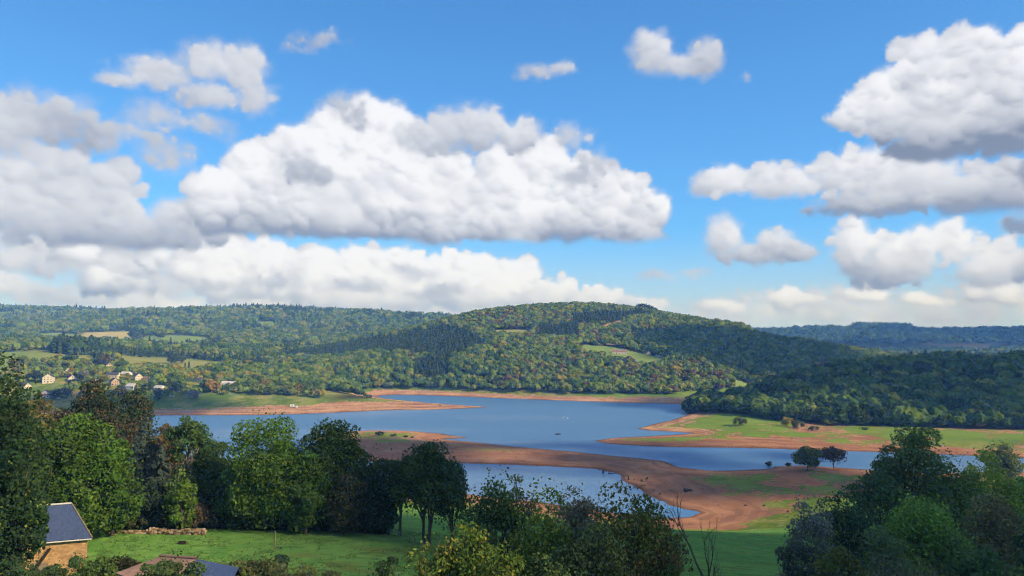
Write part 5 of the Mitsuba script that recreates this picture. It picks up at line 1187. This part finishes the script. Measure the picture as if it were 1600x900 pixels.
for i, (at, s) in enumerate((((-93.0, 872.0, 1.4), 1.5), ((-87.3, 868.0, 1.1), 2.0), ((-81.5, 862.0, 0.6), 2.2), ((-76.1, 860.0, 0.5), 1.4), ((-71.5, 858.0, 0.7), 1.1))):
    z = float(ground_z([at[0]], [at[1]])[0])
    m = trimesh.creation.icosphere(subdivisions=2)
    v = np.array(m.vertices); v = v * (1 + .7 * (meshkit.fbm(v * 1.4 + i * 9, 3, i) - .5))[:, None] * [s * 1.3, s, s * .7]
    key = number('shore_rock')
    scene[key] = mikit.ply(move((v, np.array(m.faces)), (at[0], at[1], max(z, 0) + .2)), 'field_stone')
    say(key, f'{ORD[i]} pale rock from the land at the tip of the sandy peninsula', 'rock', 'rocks at the tip of the peninsula')


# loose stones and debris on the dried mud
x, y = RM.uniform(-140, 460, 6000), RM.uniform(360, 740, 6000)
sd = shore_distance(x, y)
ok = (sd > .3) & (sd < 42) & (ground_z(x, y) < 3.4) & (ground_z(x, y) > -.1) & (fbx(x, y, 14, 3, 15) > .5) & (RM.random(6000) < np.clip(1.1 - sd / 40, .15, 1))
ico = trimesh.creation.icosphere(subdivisions=0)
parts = []
for px_, py_ in zip(x[ok], y[ok]):
    v = np.array(ico.vertices) * RM.uniform(.6, 1.2, (12, 1)) * (RM.uniform(.08, .28) * np.array([1.5, 1.1, .6]))
    parts.append(move((v, np.array(ico.faces)), (px_, py_, float(ground_z([px_], [py_])[0]) + .05), RM.uniform(0, 6)))
scene['shore_stones'] = mikit.ply(join(parts), 'dark_stone')
say('shore_stones', 'small dark stones and debris strewn over the dried red mud', 'stones', kind='stuff')


def hull_boat(length, beam, high):
    t = np.linspace(-1, 1, 11)
    ring = []
    for s, (k, z) in enumerate(((.25, -.1), (.8, .1), (1, 1))):
        wv = beam / 2 * k * np.sqrt(np.clip(1 - np.maximum(t, -.75) ** 4, 0.003, 1))
        ring.append((wv, z * high * (1 + .25 * t ** 2)))
    sect = [np.stack([t * length / 2, sgn * w_, z_], 1) for sgn, order in ((1, (2, 1, 0)), (-1, (0, 1, 2))) for w_, z_ in [ring[j] for j in order]]
    v = np.stack(sect, 1).reshape(-1, 3)
    f = []
    for i in range(10):
        for j in range(5):
            a, b = i * 6 + j, (i + 1) * 6 + j
            f += [[a, b, b + 1], [a, b + 1, a + 1]]
    f += [[0, j, j + 1] for j in range(1, 5)] + [[60, 60 + j + 1, 60 + j] for j in range(1, 5)]
    return v, np.array(f)


at = (39.7, 643.1)
key = number('rowing_boat')
scene[key + '__hull'] = mikit.ply(move(hull_boat(4.6, 1.6, .75), (at[0], at[1], .02), .2), 'dark_wood')
for i, dx in enumerate((-.9, .5)):
    scene[key + '__seat' + (f'_{i:03d}' if i else '')] = mikit.ply(move(box(dx - .15, dx + .15, -.7, .7, .45, .5), (at[0], at[1], .02), .2), 'weathered_wood')
say(key, 'small dark boat afloat in the middle of the blue arm', 'boat')
for i, at in enumerate(((52.6, 760.7), (56.4, 755.4))):
    key = number('mooring_buoy')
    scene[key] = mikit.ply(move(join([tube([[0, 0, -.4], [0, 0, .2], [0, 0, .7], [0, 0, 1.15], [0, 0, 1.2]], [.2, .75, .8, .45, .1], 10), tube([[0, 0, 1.1], [0, 0, 1.9]], .1, 6)]), (at[0], at[1], 0), 0., .6), 'render_white', smooth=40)
    say(key, ('white buoy far out on the lake, the smaller and paler one' if i == 0 else 'white buoy far out on the lake, the one nearer the wooded point'), 'buoy')


def van(at, turn, s, label, paint='render_white', name='camper_van'):
    z = float(ground_z([at[0]], [at[1]])[0])
    key = number(name)
    prof = shapely.Polygon([(-2.6, .45), (2.6, .45), (2.65, 1.0), (2.1, 1.35), (1.6, 2.25), (1.3, 2.7), (-2.5, 2.7), (-2.6, 2.5)])
    m = trimesh.creation.extrude_polygon(prof, 2.0, engine='earcut')
    v = np.stack([m.vertices[:, 0], m.vertices[:, 2] - 1.0, m.vertices[:, 1]], 1)
    mv = lambda mesh: move(mesh, (at[0], at[1], z), math.radians(turn), s)
    scene[key + '__body'] = mikit.ply(mv((v, np.array(m.faces)[:, ::-1])), paint)
    scene[key + '__windscreen'] = mikit.ply(mv(slab([[2.12, -.85, 1.38], [2.12, .85, 1.38], [1.64, .85, 2.2], [1.64, -.85, 2.2]], -.04)), 'window_dark')
    for j, (x, y) in enumerate(((-1.7, -1), (1.7, -1), (-1.7, 1), (1.7, 1))):
        scene[key + '__wheel' + (f'_{j:03d}' if j else '')] = mikit.ply(mv(tube([[x, y * .88, .38], [x, y * 1.06, .38]], .38, 10)), 'dark_wood')
    for j, x in enumerate((-1.4, .2)):
        scene[key + '__window' + (f'_{j:03d}' if j else '')] = mikit.ply(mv(join([box(x - .45, x + .45, -1.04, -1.005, 1.5, 2.1), box(x - .45, x + .45, 1.005, 1.04, 1.5, 2.1)])), 'window_dark')
    say(key, label, 'van')


van((-243.6, 826.0, 5.5), 12, 1.05, 'white van parked on the bare shore of the peninsula')
van((-238.7, 824.0, 5.7), 80, .75, 'smaller pale van next to the white one on the bare shore', 'zinc')
van((-425.7, 856.0, 17.0), 30, .9, 'white van beside the narrow pink stone gable')
van((-387.4, 848.0, 14.8), 10, 1.0, 'white van parked on the meadow by the dark conifer-like tree')
van((-508.0, 834.0, 15.3), 20, .7, 'small pale van on the shaded ground past the white house', 'zinc')

# tussocks in the pasture, thicker along its edges
x, y = RM.uniform(-72, 10, 26000), RM.uniform(96, 141, 26000)
ok = (fbx(x, y, 5, 4, 91) + .25 * (RM.random(26000) - .5) > .53)
x, y = x[ok], y[ok]
n = len(x)
side = np.stack([RM.normal(size=n), RM.normal(size=n), RM.uniform(.2, .8, n)], 1); side /= np.linalg.norm(side, axis=1, keepdims=True)
v, f = cards(np.stack([x, y, ground_z(x, y) + .08], 1), side, RM.uniform(.07, .2, n), RM, .5)
scene['pasture_tussocks'] = mikit.ply((v, f), 'leaf', color=tints(RM, n, [.085, .17, .04], .35, [.17, .19, .07], .25))
say('pasture_tussocks', 'rough tussocks of grass scattered through the pasture', 'grass', kind='stuff')
